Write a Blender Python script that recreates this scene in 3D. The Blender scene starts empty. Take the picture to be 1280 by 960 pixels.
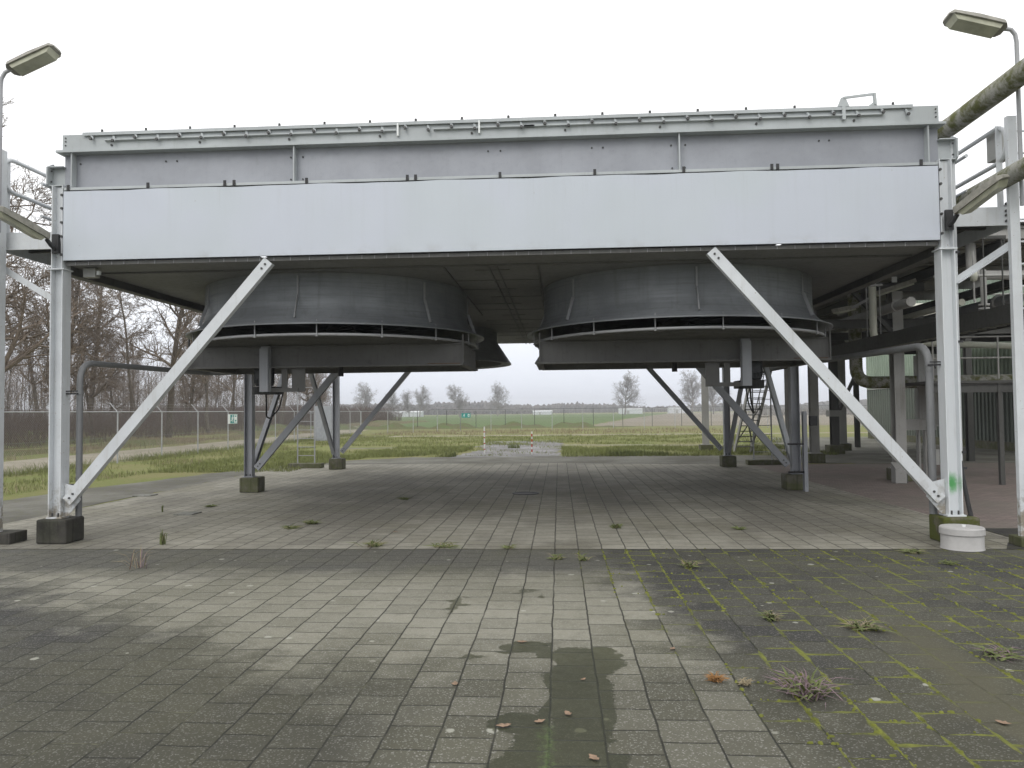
import bpy, math, random
import numpy as np
from mathutils import Vector, Matrix

random.seed(7)
RNG = np.random.default_rng(11)
scene = bpy.context.scene
COL = scene.collection
R = math.radians

# ------------------------------------------------------------------ helpers
def tag(o, label=None, cat=None, group=None, kind=None):
    if label: o['label'] = label
    if cat: o['category'] = cat
    if group: o['group'] = group
    if kind: o['kind'] = kind
    return o

def empty(name, loc, label, cat, group=None, rz=0.0):
    o = bpy.data.objects.new(name, None)
    o.empty_display_size = 0.2
    o.location = loc
    o.rotation_euler = (0, 0, rz)
    COL.objects.link(o)
    return tag(o, label, cat, group)

def link_mesh(name, me, mat, parent=None):
    o = bpy.data.objects.new(name, me)
    if mat is not None and not me.materials:
        me.materials.append(mat)
    COL.objects.link(o)
    if parent is not None:
        o.parent = parent
    return o

def origin_of(parent):
    p = Vector((0, 0, 0))
    while parent is not None:
        p += Vector(parent.location)
        parent = parent.parent
    return p

def frame(p, q, up=(0, 0, 1)):
    p = Vector(p); q = Vector(q)
    d = (q - p).normalized()
    up = Vector(up)
    if abs(d.dot(up)) > 0.99:
        up = Vector((0, 1, 0))
        if abs(d.dot(up)) > 0.99: up = Vector((1, 0, 0))
    s = d.cross(up).normalized()
    u = s.cross(d).normalized()
    return p, q, d, s, u

class MB:
    """collects geometry in world coordinates; build() links it as one mesh"""
    def __init__(self):
        self.v = []; self.f = []; self.sm = []; self.marks = []; self.depth = 0
    def add(self, vs, fs, smooth=False):
        b = len(self.v)
        self.v.extend([tuple(x) for x in vs])
        self.f.extend([tuple(b + i for i in f) for f in fs])
        self.sm.extend([smooth] * len(fs))
        return self
    def box(self, x0, x1, y0, y1, z0, z1):
        if x0 > x1: x0, x1 = x1, x0
        if y0 > y1: y0, y1 = y1, y0
        if z0 > z1: z0, z1 = z1, z0
        vs = [(x0,y0,z0),(x1,y0,z0),(x1,y1,z0),(x0,y1,z0),(x0,y0,z1),(x1,y0,z1),(x1,y1,z1),(x0,y1,z1)]
        return self.add(vs, [(0,3,2,1),(4,5,6,7),(0,1,5,4),(1,2,6,5),(2,3,7,6),(3,0,4,7)])
    def prof(self, p, q, pts, up=(0,0,1)):
        """closed 2D profile (side, up) extruded from p to q"""
        p, q, d, s, u = frame(p, q, up)
        n = len(pts)
        vs = [p + s*a + u*b for a, b in pts] + [q + s*a + u*b for a, b in pts]
        fs = [(i, (i+1) % n, n + (i+1) % n, n + i) for i in range(n)]
        fs += [tuple(range(n-1, -1, -1)), tuple(range(n, 2*n))]
        return self.add(vs, fs)
    def bar(self, p, q, w, h, up=(0,0,1)):
        w /= 2; h /= 2
        return self.prof(p, q, [(-w,-h),(w,-h),(w,h),(-w,h)], up)
    def tube(self, path, r, n=10, cap=True):
        path = [Vector(p) for p in path]
        rs = r if isinstance(r, (list, tuple)) else [r]*len(path)
        rings = []; prev = None
        for i, p in enumerate(path):
            if i == 0: d = path[1]-path[0]
            elif i == len(path)-1: d = path[-1]-path[-2]
            else: d = (path[i+1]-p).normalized() + (p-path[i-1]).normalized()
            d.normalize()
            if prev is None:
                a = Vector((0,0,1)) if abs(d.z) < .9 else Vector((1,0,0))
                s = d.cross(a).normalized()
            else:
                s = (prev - d*prev.dot(d)).normalized()
            prev = s
            u = d.cross(s)
            rings.append([p + (s*math.cos(2*math.pi*k/n) + u*math.sin(2*math.pi*k/n))*rs[i] for k in range(n)])
        vs = [v for rg in rings for v in rg]
        fs = []
        for i in range(len(rings)-1):
            for k in range(n):
                fs.append((i*n+k, i*n+(k+1)%n, (i+1)*n+(k+1)%n, (i+1)*n+k))
        self.add(vs, fs, True)
        if cap:
            self.add(rings[0], [tuple(range(n-1,-1,-1))]); self.add(rings[-1], [tuple(range(n))])
        return self
    def lathe(self, c, prof, n=48, closed=False, a0=0.0, a1=2*math.pi, smooth=True):
        full = abs(a1-a0-2*math.pi) < 1e-6
        m = n if full else n+1
        vs = []
        for r, z in prof:
            for k in range(m):
                a = a0 + (a1-a0)*k/n
                vs.append((c[0]+r*math.cos(a), c[1]+r*math.sin(a), c[2]+z))
        L = len(prof); fs = []
        for i in range(L if closed else L-1):
            j = (i+1) % L
            for k in range(n):
                k2 = (k+1) % m
                fs.append((i*m+k, i*m+k2, j*m+k2, j*m+k))
        return self.add(vs, fs, smooth)
    def cyl(self, p, q, r, n=12):
        return self.tube([p, q], r, n)
    def bolt(self, p, d, r=.014, h=.014):
        p = Vector(p); d = Vector(d)
        q = p + d*h
        pp, qq, dd, s, u = frame(p, q)
        ring = [s*math.cos(k*math.pi/3)*r + u*math.sin(k*math.pi/3)*r for k in range(6)]
        vs = [pp+x for x in ring] + [qq+x for x in ring]
        fs = [(k, (k+1)%6, 6+(k+1)%6, 6+k) for k in range(6)] + [tuple(range(6,12))]
        return self.add(vs, fs)
    def build_each(self, name, mat, parent=None):
        """every primitive added becomes a part of its own"""
        out = []
        ends = self.marks[1:]+[(len(self.v), len(self.f))]
        for (v0, f0), (v1, f1) in zip(self.marks, ends):
            m = MB(); m.v = self.v[v0:v1]; m.f = [tuple(i-v0 for i in q) for q in self.f[f0:f1]]; m.sm = self.sm[f0:f1]
            out.append(m.build(name, mat, parent))
        return out
    def build(self, name, mat, parent=None, bevel=0.0, label=None):
        me = bpy.data.meshes.new(name)
        off = origin_of(parent)
        me.from_pydata([(x-off.x, y-off.y, z-off.z) for x, y, z in self.v], [], self.f)
        me.polygons.foreach_set('use_smooth', self.sm)
        me.update()
        o = link_mesh(name, me, mat, parent)
        if bevel:
            b = o.modifiers.new('bevel', 'BEVEL'); b.width = bevel; b.segments = 2; b.limit_method = 'ANGLE'
        if label: o['label'] = label
        return o

def _piece(fn):
    def g(self, *a, **k):
        if self.depth == 0: self.marks.append((len(self.v), len(self.f)))
        self.depth += 1
        r = fn(self, *a, **k)
        self.depth -= 1
        return r
    return g
for _n in ('add', 'box', 'prof', 'bar', 'tube', 'lathe', 'cyl', 'bolt'):
    setattr(MB, _n, _piece(getattr(MB, _n)))

def own(o):
    """moves a one-mesh thing's origin to the base of its mesh"""
    vs = [v.co for v in o.data.vertices]
    c = Vector(((min(v.x for v in vs)+max(v.x for v in vs))/2, (min(v.y for v in vs)+max(v.y for v in vs))/2, min(v.z for v in vs)))
    o.data.transform(Matrix.Translation(-c)); o.location = c
    return o

def hprof(b, h, tf, tw):
    """H section: flanges of width b at +-h/2 along 'side', web between"""
    b /= 2; h /= 2; w = tw/2
    return [(-h,-b),(-h+tf,-b),(-h+tf,-w),(h-tf,-w),(h-tf,-b),(h,-b),(h,b),(h-tf,b),(h-tf,w),(-h+tf,w),(-h+tf,b),(-h,b)]
def iprof(b, h, tf, tw):
    """I section standing up: flanges top and bottom"""
    return [(y, x) for x, y in hprof(b, h, tf, tw)][::-1]
def cprof(w, h, t):
    """channel opening to +side"""
    return [(0,-h/2),(w,-h/2),(w,-h/2+t),(t,-h/2+t),(t,h/2-t),(w,h/2-t),(w,h/2),(0,h/2)]
def lprof(w, h, t):
    return [(0,0),(w,0),(w,t),(t,t),(t,h),(0,h)]

def arc(p0, corner, p1, r, n=6):
    """path p0 -> rounded corner -> p1"""
    p0=Vector(p0); c=Vector(corner); p1=Vector(p1)
    a=(p0-c).normalized(); b=(p1-c).normalized()
    s=c+a*r; e=c+b*r
    pts=[p0]
    for i in range(n+1):
        t=i/n
        pts.append(s*(1-t)**2 + c*2*t*(1-t) + e*t*t)
    pts.append(p1)
    return pts

# ------------------------------------------------------------------ node materials
class NT:
    def __init__(self, name):
        self.m = bpy.data.materials.new(name)
        self.m.use_nodes = True
        self.t = self.m.node_tree
        self.b = self.t.nodes['Principled BSDF']
        self.geo = None
    def n(self, typ, **kw):
        nd = self.t.nodes.new(typ)
        for k, v in kw.items(): setattr(nd, k, v)
        return nd
    def put(self, sock, val):
        if isinstance(val, bpy.types.NodeSocket): self.t.links.new(val, sock)
        elif val is not None:
            if isinstance(val, (tuple, list)) and sock.type == 'RGBA' and len(val) == 3: val = (*val, 1)
            sock.default_value = val
    def math(self, op, a, b=None, c=None, clamp=False):
        nd = self.n('ShaderNodeMath', operation=op); nd.use_clamp = clamp
        self.put(nd.inputs[0], a)
        if b is not None: self.put(nd.inputs[1], b)
        if c is not None: self.put(nd.inputs[2], c)
        return nd.outputs[0]
    def mix(self, f, a, b, mode='MIX'):
        nd = self.n('ShaderNodeMix', data_type='RGBA', blend_type=mode)
        self.put(nd.inputs[0], f); self.put(nd.inputs[6], a); self.put(nd.inputs[7], b)
        return nd.outputs[2]
    def rng(self, v, a, b, c=0.0, d=1.0, smooth=True):
        nd = self.n('ShaderNodeMapRange', interpolation_type='SMOOTHSTEP' if smooth else 'LINEAR')
        self.put(nd.inputs[0], v)
        for i, x in enumerate((a, b, c, d)): self.put(nd.inputs[i+1], x)
        return nd.outputs[0]
    def pos(self):
        if self.geo is None: self.geo = self.n('ShaderNodeNewGeometry').outputs['Position']
        return self.geo
    def obj(self):
        return self.n('ShaderNodeTexCoord').outputs['Object']
    def xyz(self, v=None):
        nd = self.n('ShaderNodeSeparateXYZ'); self.put(nd.inputs[0], v or self.pos())
        return nd.outputs
    def comb(self, x, y, z=0.0):
        nd = self.n('ShaderNodeCombineXYZ')
        for i, q in enumerate((x, y, z)): self.put(nd.inputs[i], q)
        return nd.outputs[0]
    def scale(self, v, s):
        nd = self.n('ShaderNodeVectorMath', operation='MULTIPLY'); self.put(nd.inputs[0], v)
        nd.inputs[1].default_value = s if isinstance(s, (tuple, list)) else (s, s, s)
        return nd.outputs[0]
    def noise(self, sc, det=4, rough=.55, vec=None, out='Fac', dist=0.0):
        nd = self.n('ShaderNodeTexNoise')
        self.put(nd.inputs['Vector'], vec or self.pos())
        nd.inputs['Scale'].default_value = sc; nd.inputs['Detail'].default_value = det
        nd.inputs['Roughness'].default_value = rough; nd.inputs['Distortion'].default_value = dist
        return nd.outputs[out]
    def voro(self, sc, vec=None, feature='F1', out='Distance', rand=1.0):
        nd = self.n('ShaderNodeTexVoronoi', feature=feature)
        self.put(nd.inputs['Vector'], vec or self.pos())
        nd.inputs['Scale'].default_value = sc; nd.inputs['Randomness'].default_value = rand
        return nd.outputs[out]
    def white(self, vec, out='Value'):
        nd = self.n('ShaderNodeTexWhiteNoise', noise_dimensions='3D'); self.put(nd.inputs[0], vec)
        return nd.outputs[out]
    def bump(self, h, strength=.3, dist=.01):
        nd = self.n('ShaderNodeBump'); nd.inputs['Strength'].default_value = strength
        nd.inputs['Distance'].default_value = dist
        self.put(nd.inputs['Height'], h)
        self.t.links.new(nd.outputs[0], self.b.inputs['Normal'])
    def out(self, col, rough=.6, metal=0.0, spec=.4):
        self.put(self.b.inputs['Base Color'], col); self.put(self.b.inputs['Roughness'], rough)
        self.put(self.b.inputs['Metallic'], metal); self.put(self.b.inputs['Specular IOR Level'], spec)
        return self.m

def metal(name, c, dirt=(.10,.10,.085), amt=.35, rough=.5, streak=.5, met=0.0, bump=.08, sc=1.0, var=.82, foot=False):
    """painted or galvanised steel: mottling, rain streaks, grime"""
    t = NT(name)
    p = t.pos()
    big = t.noise(.9*sc, 5, .6)
    fine = t.noise(14*sc, 4, .65)
    st = t.noise(1.0, 4, .6, vec=t.scale(p, (16*sc, 16*sc, .9*sc)))
    c2 = tuple(x*var for x in c)
    col = t.mix(t.rng(big, .3, .7), c, c2)
    col = t.mix(t.math('MULTIPLY', t.rng(st, .52, .78), streak*amt*1.6, clamp=True), col, dirt)
    col = t.mix(t.math('MULTIPLY', t.rng(fine, .55, .85), amt, clamp=True), col, dirt)
    if foot:
        low = t.rng(t.xyz()[2], 1.0, .36)
        col = t.mix(t.math('MULTIPLY', low, t.rng(t.math('ADD', t.noise(7, 5, .7), t.math('MULTIPLY', low, .12)), .48, .70)), col, (.26,.235,.19))
        col = t.mix(t.math('MULTIPLY', t.rng(t.noise(24, 3, .6), .68, .74), .75), col, (.22,.15,.10))
    t.bump(t.math('ADD', t.math('MULTIPLY', fine, .3), big), bump, .01)
    return t.out(col, t.rng(fine, .2, .8, rough-.08, rough+.15), met, .4)

def mat_concrete(name, c, c2, moss=0.0, mc=(.07,.085,.02), zs=.4):
    t = NT(name)
    a = t.noise(3, 6, .65); b = t.noise(40, 4, .7)
    st = t.noise(1.0, 3, .6, vec=t.scale(t.pos(), (18, 18, 1.2)))
    col = t.mix(t.rng(a, .3, .7), c, c2)
    col = t.mix(t.math('MULTIPLY', t.rng(st, .5, .7), .55), col, tuple(x*.35 for x in c2))
    col = t.mix(t.math('MULTIPLY', t.rng(b, .5, .8), .4), col, tuple(x*1.5 for x in c))
    if moss:
        m = t.math('MULTIPLY', t.rng(t.math('ADD', t.noise(5, 5, .7), t.math('MULTIPLY', t.xyz()[2], -.25)), .3, .55), moss, clamp=True)
        col = t.mix(m, col, mc)
    t.bump(t.math('ADD', a, b), .35, .01)
    return t.out(col, .9, 0, .25)

def plain(name, c, rough=.6, var=.25, sc=6.0, met=0.0):
    t = NT(name)
    a = t.noise(sc, 4, .6)
    col = t.mix(t.rng(a, .3, .7), c, tuple(x*(1-var) for x in c))
    t.bump(a, .1, .01)
    return t.out(col, rough, met, .35)

M = {}
M['white']   = metal('white_paint', (.65,.675,.695), dirt=(.33,.31,.26), amt=.30, rough=.42, streak=.6, foot=True)
M['panel']   = metal('panel_paint', (.54,.57,.625), dirt=(.44,.45,.47), amt=.16, rough=.38, streak=.8, bump=.025, sc=.6, var=.93)
M['header']  = metal('header_paint', (.46,.49,.50), dirt=(.24,.25,.22), amt=.25, rough=.5)
M['galv']    = metal('galvanised_steel', (.38,.385,.395), dirt=(.19,.185,.17), amt=.35, rough=.5, met=.25)
M['web']     = metal('girder_galvanised', (.325,.338,.37), dirt=(.24,.245,.25), amt=.35, rough=.5, met=.2, streak=.3)
M['ring']    = metal('fan_ring_galvanised', (.33,.35,.37), dirt=(.22,.22,.22), amt=.3, rough=.45, met=.15, streak=.2)
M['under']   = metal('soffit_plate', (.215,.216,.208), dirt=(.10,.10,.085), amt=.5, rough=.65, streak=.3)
M['frame']   = metal('drive_frame_steel', (.15,.148,.143), dirt=(.06,.057,.048), amt=.5, rough=.6)
M['midcol']  = metal('inner_column_steel', (.33,.34,.365), dirt=(.16,.16,.15), amt=.3, rough=.5)
M['dark']    = plain('dark_steel', (.045,.045,.047), .6, .4)
M['black']   = plain('black_rubber', (.018,.018,.018), .6, .3)
M['motor']   = plain('motor_paint', (.05,.053,.058), .5, .3)
M['pipe']    = metal('grey_pipe', (.20,.205,.21), dirt=(.10,.10,.09), amt=.4, rough=.55)
M['rack']    = metal('rack_steel', (.34,.335,.32), dirt=(.14,.14,.10), amt=.5, rough=.65)
M['rackdark']= metal('rack_beams', (.085,.085,.08), dirt=(.045,.045,.035), amt=.5, rough=.7)
M['cladlight']=plain('lamp_housing', (.30,.29,.25), .6, .35, 10)
M['lens']    = plain('lamp_lens', (.42,.42,.32), .35, .25, 6)
M['bolt']    = plain('bolt_heads', (.07,.07,.07), .55, .3)
M['foot_dark']=mat_concrete('footing_dark', (.062,.058,.052), (.030,.029,.027), .10)
M['foot']    = mat_concrete('footing_concrete', (.16,.15,.12), (.085,.08,.062), .55)
M['foot_moss']=mat_concrete('footing_mossy', (.15,.14,.10), (.08,.075,.05), 1.3, (.075,.085,.02))
M['slabc']   = mat_concrete('old_concrete', (.30,.295,.29), (.19,.185,.18), .3)
M['wellring']= plain('well_plastic', (.46,.45,.44), .6, .15, 5)
M['wire']    = plain('fence_wire', (.24,.245,.24), .55, .2)
M['fencepost']=plain('fence_post', (.42,.43,.44), .5, .2)
M['darkpost']= plain('dark_post', (.06,.06,.055), .6, .3)
M['teal']    = plain('sign_teal', (.02,.27,.25), .4, .1)
M['signwhite']=plain('sign_white', (.78,.80,.79), .4, .05)
M['red']     = plain('marker_red', (.45,.05,.03), .5, .2)
M['markwhite']=plain('marker_white', (.72,.72,.70), .5, .15)
M['shedwhite']=plain('shed_white', (.62,.64,.66), .5, .1)
M['cabinet'] = plain('cabinet_blue', (.33,.345,.375), .5, .15)
M['vessel']  = metal('vessel_paint', (.52,.52,.44), dirt=(.25,.23,.15), amt=.35)
M['cabgrey'] = metal('cabinet_grey', (.40,.40,.38), dirt=(.2,.2,.17), amt=.3)
M['letter']  = plain('black_letter', (.015,.015,.015), .5, .1)

def mat_panel():
    t = NT('panel_sheet')
    p = t.pos()
    big = t.noise(.55, 3, .5); mid = t.noise(2.4, 5, .65)
    st = t.noise(1.0, 5, .65, vec=t.scale(p, (9, 9, .35))); st2 = t.noise(1.0, 4, .7, vec=t.scale(p, (30, 30, 1.1)))
    col = t.mix(t.rng(big, .38, .62), (.52,.552,.615), (.505,.545,.585))
    col = t.mix(t.math('MULTIPLY', t.rng(st, .48, .72), .17), col, (.46,.485,.52))
    top = t.rng(t.xyz()[2], 4.55, 5.2)
    col = t.mix(t.math('MULTIPLY', t.math('MULTIPLY', t.rng(st2, .56, .74), top), .22), col, (.36,.36,.345))
    low = t.rng(t.xyz()[2], 4.32, 4.15)
    col = t.mix(t.math('MULTIPLY', t.math('MULTIPLY', t.rng(mid, .45, .7), low), .35), col, (.33,.33,.32))
    spk = t.voro(3.1); 
    col = t.mix(t.math('MULTIPLY', t.rng(spk, .035, .02), .5), col, (.30,.29,.27))
    t.bump(t.math('ADD', t.noise(.8, 2, .5, vec=t.scale(p, (1.6, 1, .7))), t.math('MULTIPLY', mid, .08)), .35, .10)
    return t.out(col, t.rng(mid, .2, .8, .34, .5), 0, .4)
M['panelsheet'] = mat_panel()
def mat_ring():
    t = NT('fan_ring_sheet')
    p = t.pos()
    big = t.noise(1.1, 5, .6); br = t.noise(1.0, 4, .7, vec=t.scale(p, (1.3, 1.3, 34))); fine = t.noise(16, 4, .7)
    st = t.noise(1.0, 4, .6, vec=t.scale(p, (11, 11, .8)))
    col = t.mix(t.rng(big, .32, .68), (.285,.30,.317), (.205,.216,.228))
    col = t.mix(t.math('MULTIPLY', t.rng(br, .45, .72), .50), col, (.165,.172,.178))
    col = t.mix(t.math('MULTIPLY', t.rng(st, .5, .75), .35), col, (.14,.14,.135))
    col = t.mix(t.math('MULTIPLY', t.rng(fine, .55, .8), .3), col, (.13,.125,.12))
    t.bump(t.math('ADD', br, big), .12, .01)
    return t.out(col, t.rng(br, .2, .8, .36, .58), .2, .4)
M['ring'] = mat_ring()
def mat_mossy_pipe():
    t = NT('mossy_pipe')
    a = t.noise(5, 6, .7); b = t.noise(28, 4, .7)
    col = t.mix(t.rng(a, .38, .62), (.33,.325,.29), (.105,.11,.035))
    col = t.mix(t.math('MULTIPLY', t.rng(b, .5, .75), .6), col, (.06,.058,.03))
    t.bump(b, .3, .01)
    return t.out(col, .8, 0, .3)
M['mossy'] = mat_mossy_pipe()

def mat_column_spray():
    """white column paint with a fuzzy green spray-can blot near the foot"""
    t = NT('white_paint_sprayed')
    p = t.pos()
    x = t.xyz()
    st = t.noise(1.0, 4, .6, vec=t.scale(p, (16, 16, .9)))
    fine = t.noise(14, 4, .65)
    col = t.mix(t.math('MULTIPLY', t.rng(st, .52, .78), .30), (.65,.675,.695), (.30,.28,.24))
    col = t.mix(t.math('MULTIPLY', t.rng(fine, .6, .85), .2), col, (.30,.29,.26))
    dx = t.math('DIVIDE', t.math('SUBTRACT', x[0], 5.38), .085)
    dz = t.math('DIVIDE', t.math('SUBTRACT', x[2], .80), .14)
    d = t.math('SQRT', t.math('ADD', t.math('MULTIPLY', dx, dx), t.math('MULTIPLY', dz, dz)))
    d = t.math('ADD', d, t.math('MULTIPLY', t.math('SUBTRACT', t.noise(18, 4, .7), .5), .9))
    front = t.rng(x[1], 12.0, 11.5)
    col = t.mix(t.math('MULTIPLY', t.rng(d, 1.35, .25), front), col, (.10,.36,.12))
    t.bump(fine, .05, .01)
    return t.out(col, .45, 0, .4)
M['sprayed'] = mat_column_spray()

# ---- paving
P = 0.315
def paving_mat(name, fore):
    t = NT(name)
    p = t.pos(); x = t.xyz()
    wob = t.math('MULTIPLY', t.math('SUBTRACT', t.noise(2.3, 3, .6), .5), .030)
    wob2 = t.math('MULTIPLY', t.math('SUBTRACT', t.noise(2.9, 3, .6, vec=t.scale(p, (1.1,.9,1))), .5), .036)
    u = t.math('DIVIDE', t.math('ADD', t.math('ADD', x[0], .08), wob), P)
    col_i = t.math('FLOOR', u); fu = t.math('FRACT', u)
    colr = t.white(t.comb(col_i, 3.7, 1.3))
    v = t.math('ADD', t.math('DIVIDE', t.math('ADD', x[1], wob2), P),
               t.math('ADD', t.math('MULTIPLY', t.math('MODULO', t.math('ADD', col_i, 1000.0), 2.0), .5), t.math('MULTIPLY', colr, .10)))
    row_i = t.math('FLOOR', v); fv = t.math('FRACT', v)
    du = t.math('MINIMUM', fu, t.math('SUBTRACT', 1.0, fu))
    dv = t.math('MINIMUM', fv, t.math('SUBTRACT', 1.0, fv))
    d = t.math('MULTIPLY', t.math('MINIMUM', du, dv), P)
    d = t.math('ADD', d, t.math('MULTIPLY', t.math('SUBTRACT', t.noise(38, 4, .7), .5), .008))
    tid = t.comb(col_i, row_i, .5)
    tr = t.white(tid); trc = t.white(t.scale(tid, 1.37))
    big = t.noise(.45, 5, .6); med = t.noise(1.7, 6, .68); sm = t.noise(9, 5, .7)
    grain = t.noise(190, 2, .8)
    trd0 = t.white(t.scale(tid, 3.17))
    if fore:
        # weathering zones, as they lie on the ground: dark mossy field to the right, dark tiles front left, grey band between
        edge = t.math('ADD', t.math('MULTIPLY', t.math('SUBTRACT', 9.6, x[1]), .20), .15)
        zr = t.math('ADD', t.math('SUBTRACT', x[0], edge), t.math('MULTIPLY', t.math('SUBTRACT', med, .5), 1.6))
        zr = t.math('ADD', zr, t.math('MULTIPLY', t.math('SUBTRACT', tr, .5), .35))
        zr = t.rng(zr, -.15, .55)
        zl = t.math('ADD', t.math('ADD', t.math('MULTIPLY', t.math('SUBTRACT', 5.45, x[1]), .8),
                    t.math('MULTIPLY', t.math('ADD', x[0], 1.3), -.55)),
                    t.math('ADD', t.math('MULTIPLY', t.math('SUBTRACT', med, .5), 2.2), t.math('MULTIPLY', t.math('SUBTRACT', tr, .5), .3)))
        zl = t.math('MULTIPLY', t.rng(zl, -.1, .8), t.rng(x[0], -.6, -1.4))
        zb = t.math('MULTIPLY', t.rng(t.math('ADD', x[1], t.math('MULTIPLY', t.math('SUBTRACT', med, .5), 1.6)), 8.3, 9.3), .80)
        dark = t.math('MAXIMUM', t.math('MAXIMUM', zr, zl), zb)
        light = t.mix(t.rng(tr, 0, 1), (.258,.249,.202), (.200,.194,.155))
        dk = t.mix(t.rng(tr, .1, .9), (.020,.020,.021), (.050,.049,.040))
        col = t.mix(t.math('MULTIPLY', dark, .93), light, dk)
        # grime film over the nearer half
        gr = t.math('ADD', t.math('SUBTRACT', 5.75, x[1]), t.math('ADD', t.math('MULTIPLY', t.math('SUBTRACT', med, .5), 3.2), t.math('MULTIPLY', t.math('SUBTRACT', tr, .5), .3)))
        col = t.mix(t.math('MULTIPLY', t.rng(gr, -.9, .6), t.math('ADD', .58, t.math('MULTIPLY', t.rng(trd0, .1, .9), .24))), col, (.050,.049,.033))
        col = t.mix(t.math('MULTIPLY', t.rng(big, .42, .62), .35), col, (.098,.095,.060))
    else:
        # drier paving under the cooler: greyer, blotched with old oil and dust
        light = t.mix(tr, (.33,.316,.262), (.262,.25,.205))
        bl = t.noise(.33, 5, .62, vec=t.scale(p, (1.0, .55, 1)))
        col = t.mix(t.math('MULTIPLY', t.rng(bl, .42, .60), .60), light, (.095,.088,.072))
        col = t.mix(t.math('MULTIPLY', t.rng(big, .46, .66), .45), col, (.155,.145,.095))
        col = t.mix(t.math('MULTIPLY', t.rng(med, .5, .72), .35), col, (.13,.125,.09))
    col = t.mix(t.math('MULTIPLY', t.rng(sm, .48, .75), .40), col, (.10,.096,.078))
    # exposed aggregate
    sp = t.voro(120, out='Color'); spx = t.n('ShaderNodeSeparateColor'); t.put(spx.inputs[0], sp)
    col = t.mix(t.math('MULTIPLY', t.rng(spx.outputs[0], .82, .97), t.math('SUBTRACT', .50, t.math('MULTIPLY', dark, .20)) if fore else .4), col, (.36,.355,.33))
    col = t.mix(t.math('MULTIPLY', t.rng(grain, .52, .75), .55), col, (.035,.034,.03))
    # lichen spots
    lv = t.n('ShaderNodeTexVoronoi', feature='F1'); t.put(lv.inputs['Vector'], p)
    lv.inputs['Scale'].default_value = 3.3
    ls = t.n('ShaderNodeSeparateColor'); t.put(ls.inputs[0], lv.outputs['Color'])
    ld = t.math('ADD', lv.outputs['Distance'], t.math('MULTIPLY', t.math('SUBTRACT', t.noise(22, 3, .6), .5), .11))
    lich = t.math('MULTIPLY', t.rng(ld, t.math('MULTIPLY', ls.outputs[1], .16), t.math('MULTIPLY', ls.outputs[1], .11)),
                  t.math('GREATER_THAN', ls.outputs[0], .22 if fore else .90))
    col = t.mix(t.math('MULTIPLY', lich, .75), col, (.36,.36,.31))
    # joints
    jw = t.rng(d, .0085 if fore else .0125, .0035 if fore else .005)
    jc = t.mix(t.math('MULTIPLY', dark, t.rng(t.noise(2.2, 4, .7), .50, .66)), (.020,.020,.015), (.115,.113,.072)) if fore else (.05,.046,.038)
    jpres = t.rng(t.noise(1.3, 4, .65, vec=t.scale(p, (1.4,.8,1))), .30, .48)
    col = t.mix(t.math('MULTIPLY', jw, t.math('ADD', t.math('MULTIPLY', jpres, .40), .55 if fore else .45)), col, jc)
    rough = t.rng(sm, .2, .8, .78, .95)
    hh = t.rng(d, .002, .012)
    if fore:
        mm = t.math('MULTIPLY', t.rng(t.math('ADD', t.noise(1.1, 4, .7), t.math('ADD', t.math('MULTIPLY', zr, .16), t.math('MULTIPLY', t.math('SUBTRACT', t.noise(16, 4, .75), .5), .45))), .50, .66), zr)
        mwid = t.math('MULTIPLY', t.rng(t.noise(3.1, 3, .6), .35, .7), .034)
        moss = t.math('MULTIPLY', mm, t.rng(d, mwid, t.math('MULTIPLY', mwid, .35)))
        mossc = t.mix(t.rng(sm, .3, .7), (.19,.205,.034), (.10,.11,.024))
        col = t.mix(t.math('MULTIPLY', moss, .9), col, mossc)
        # brown dirt trail through the mossy field
        tx = t.math('SUBTRACT', x[0], t.math('ADD', 2.72, t.math('MULTIPLY', t.math('SUBTRACT', x[1], 5.2), .10)))
        tr_m = t.math('ADD', t.math('ABSOLUTE', tx), t.math('MULTIPLY', t.math('SUBTRACT', med, .5), .9))
        trail = t.math('MULTIPLY', t.rng(tr_m, .32, .05), t.rng(x[1], 7.2, 6.3))
        col = t.mix(t.math('MULTIPLY', trail, .75), col, (.085,.080,.052))
        # wet patches soaked into the sunken tiles
        def blob(cx, cy, rx, ry):
            a = t.math('DIVIDE', t.math('SUBTRACT', x[0], cx), rx); b = t.math('DIVIDE', t.math('SUBTRACT', x[1], cy), ry)
            return t.math('SUBTRACT', 1.0, t.math('SQRT', t.math('ADD', t.math('MULTIPLY', a, a), t.math('MULTIPLY', b, b))))
        blobs = [blob(.10, 5.86, .36, .40), blob(.12, 4.95, .26, 1.25), blob(.02, 4.0, .38, .85), blob(-.33, 6.08, .27, .15), blob(-.27, 4.62, .18, .16)]
        small = [blob(-1.02, 7.45, .22, .42), blob(-.35, 7.95, .26, .16), blob(-.62, 5.85, .20, .12), blob(-.20, 7.8, .05, .3)]
        ws = small[0]
        for bb in small[1:]: ws = t.math('MAXIMUM', ws, bb)
        ws = t.math('ADD', t.math('MULTIPLY', t.math('MAXIMUM', ws, -.2), .8), t.math('ADD', t.math('MULTIPLY', t.math('SUBTRACT', t.noise(9, 5, .7), .5), 1.9), t.math('SUBTRACT', t.math('MULTIPLY', t.rng(d, .07, .0), .50), .55)))
        w = blobs[0]
        for bb in blobs[1:]: w = t.math('MAXIMUM', w, bb)
        dry = t.math('MAXIMUM', blob(-.14, 5.72, .13, .12), blob(-.22, 5.1, .16, .30))
        w = t.math('SUBTRACT', w, t.math('MULTIPLY', t.math('MAXIMUM', dry, 0.0), 1.6))
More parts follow.
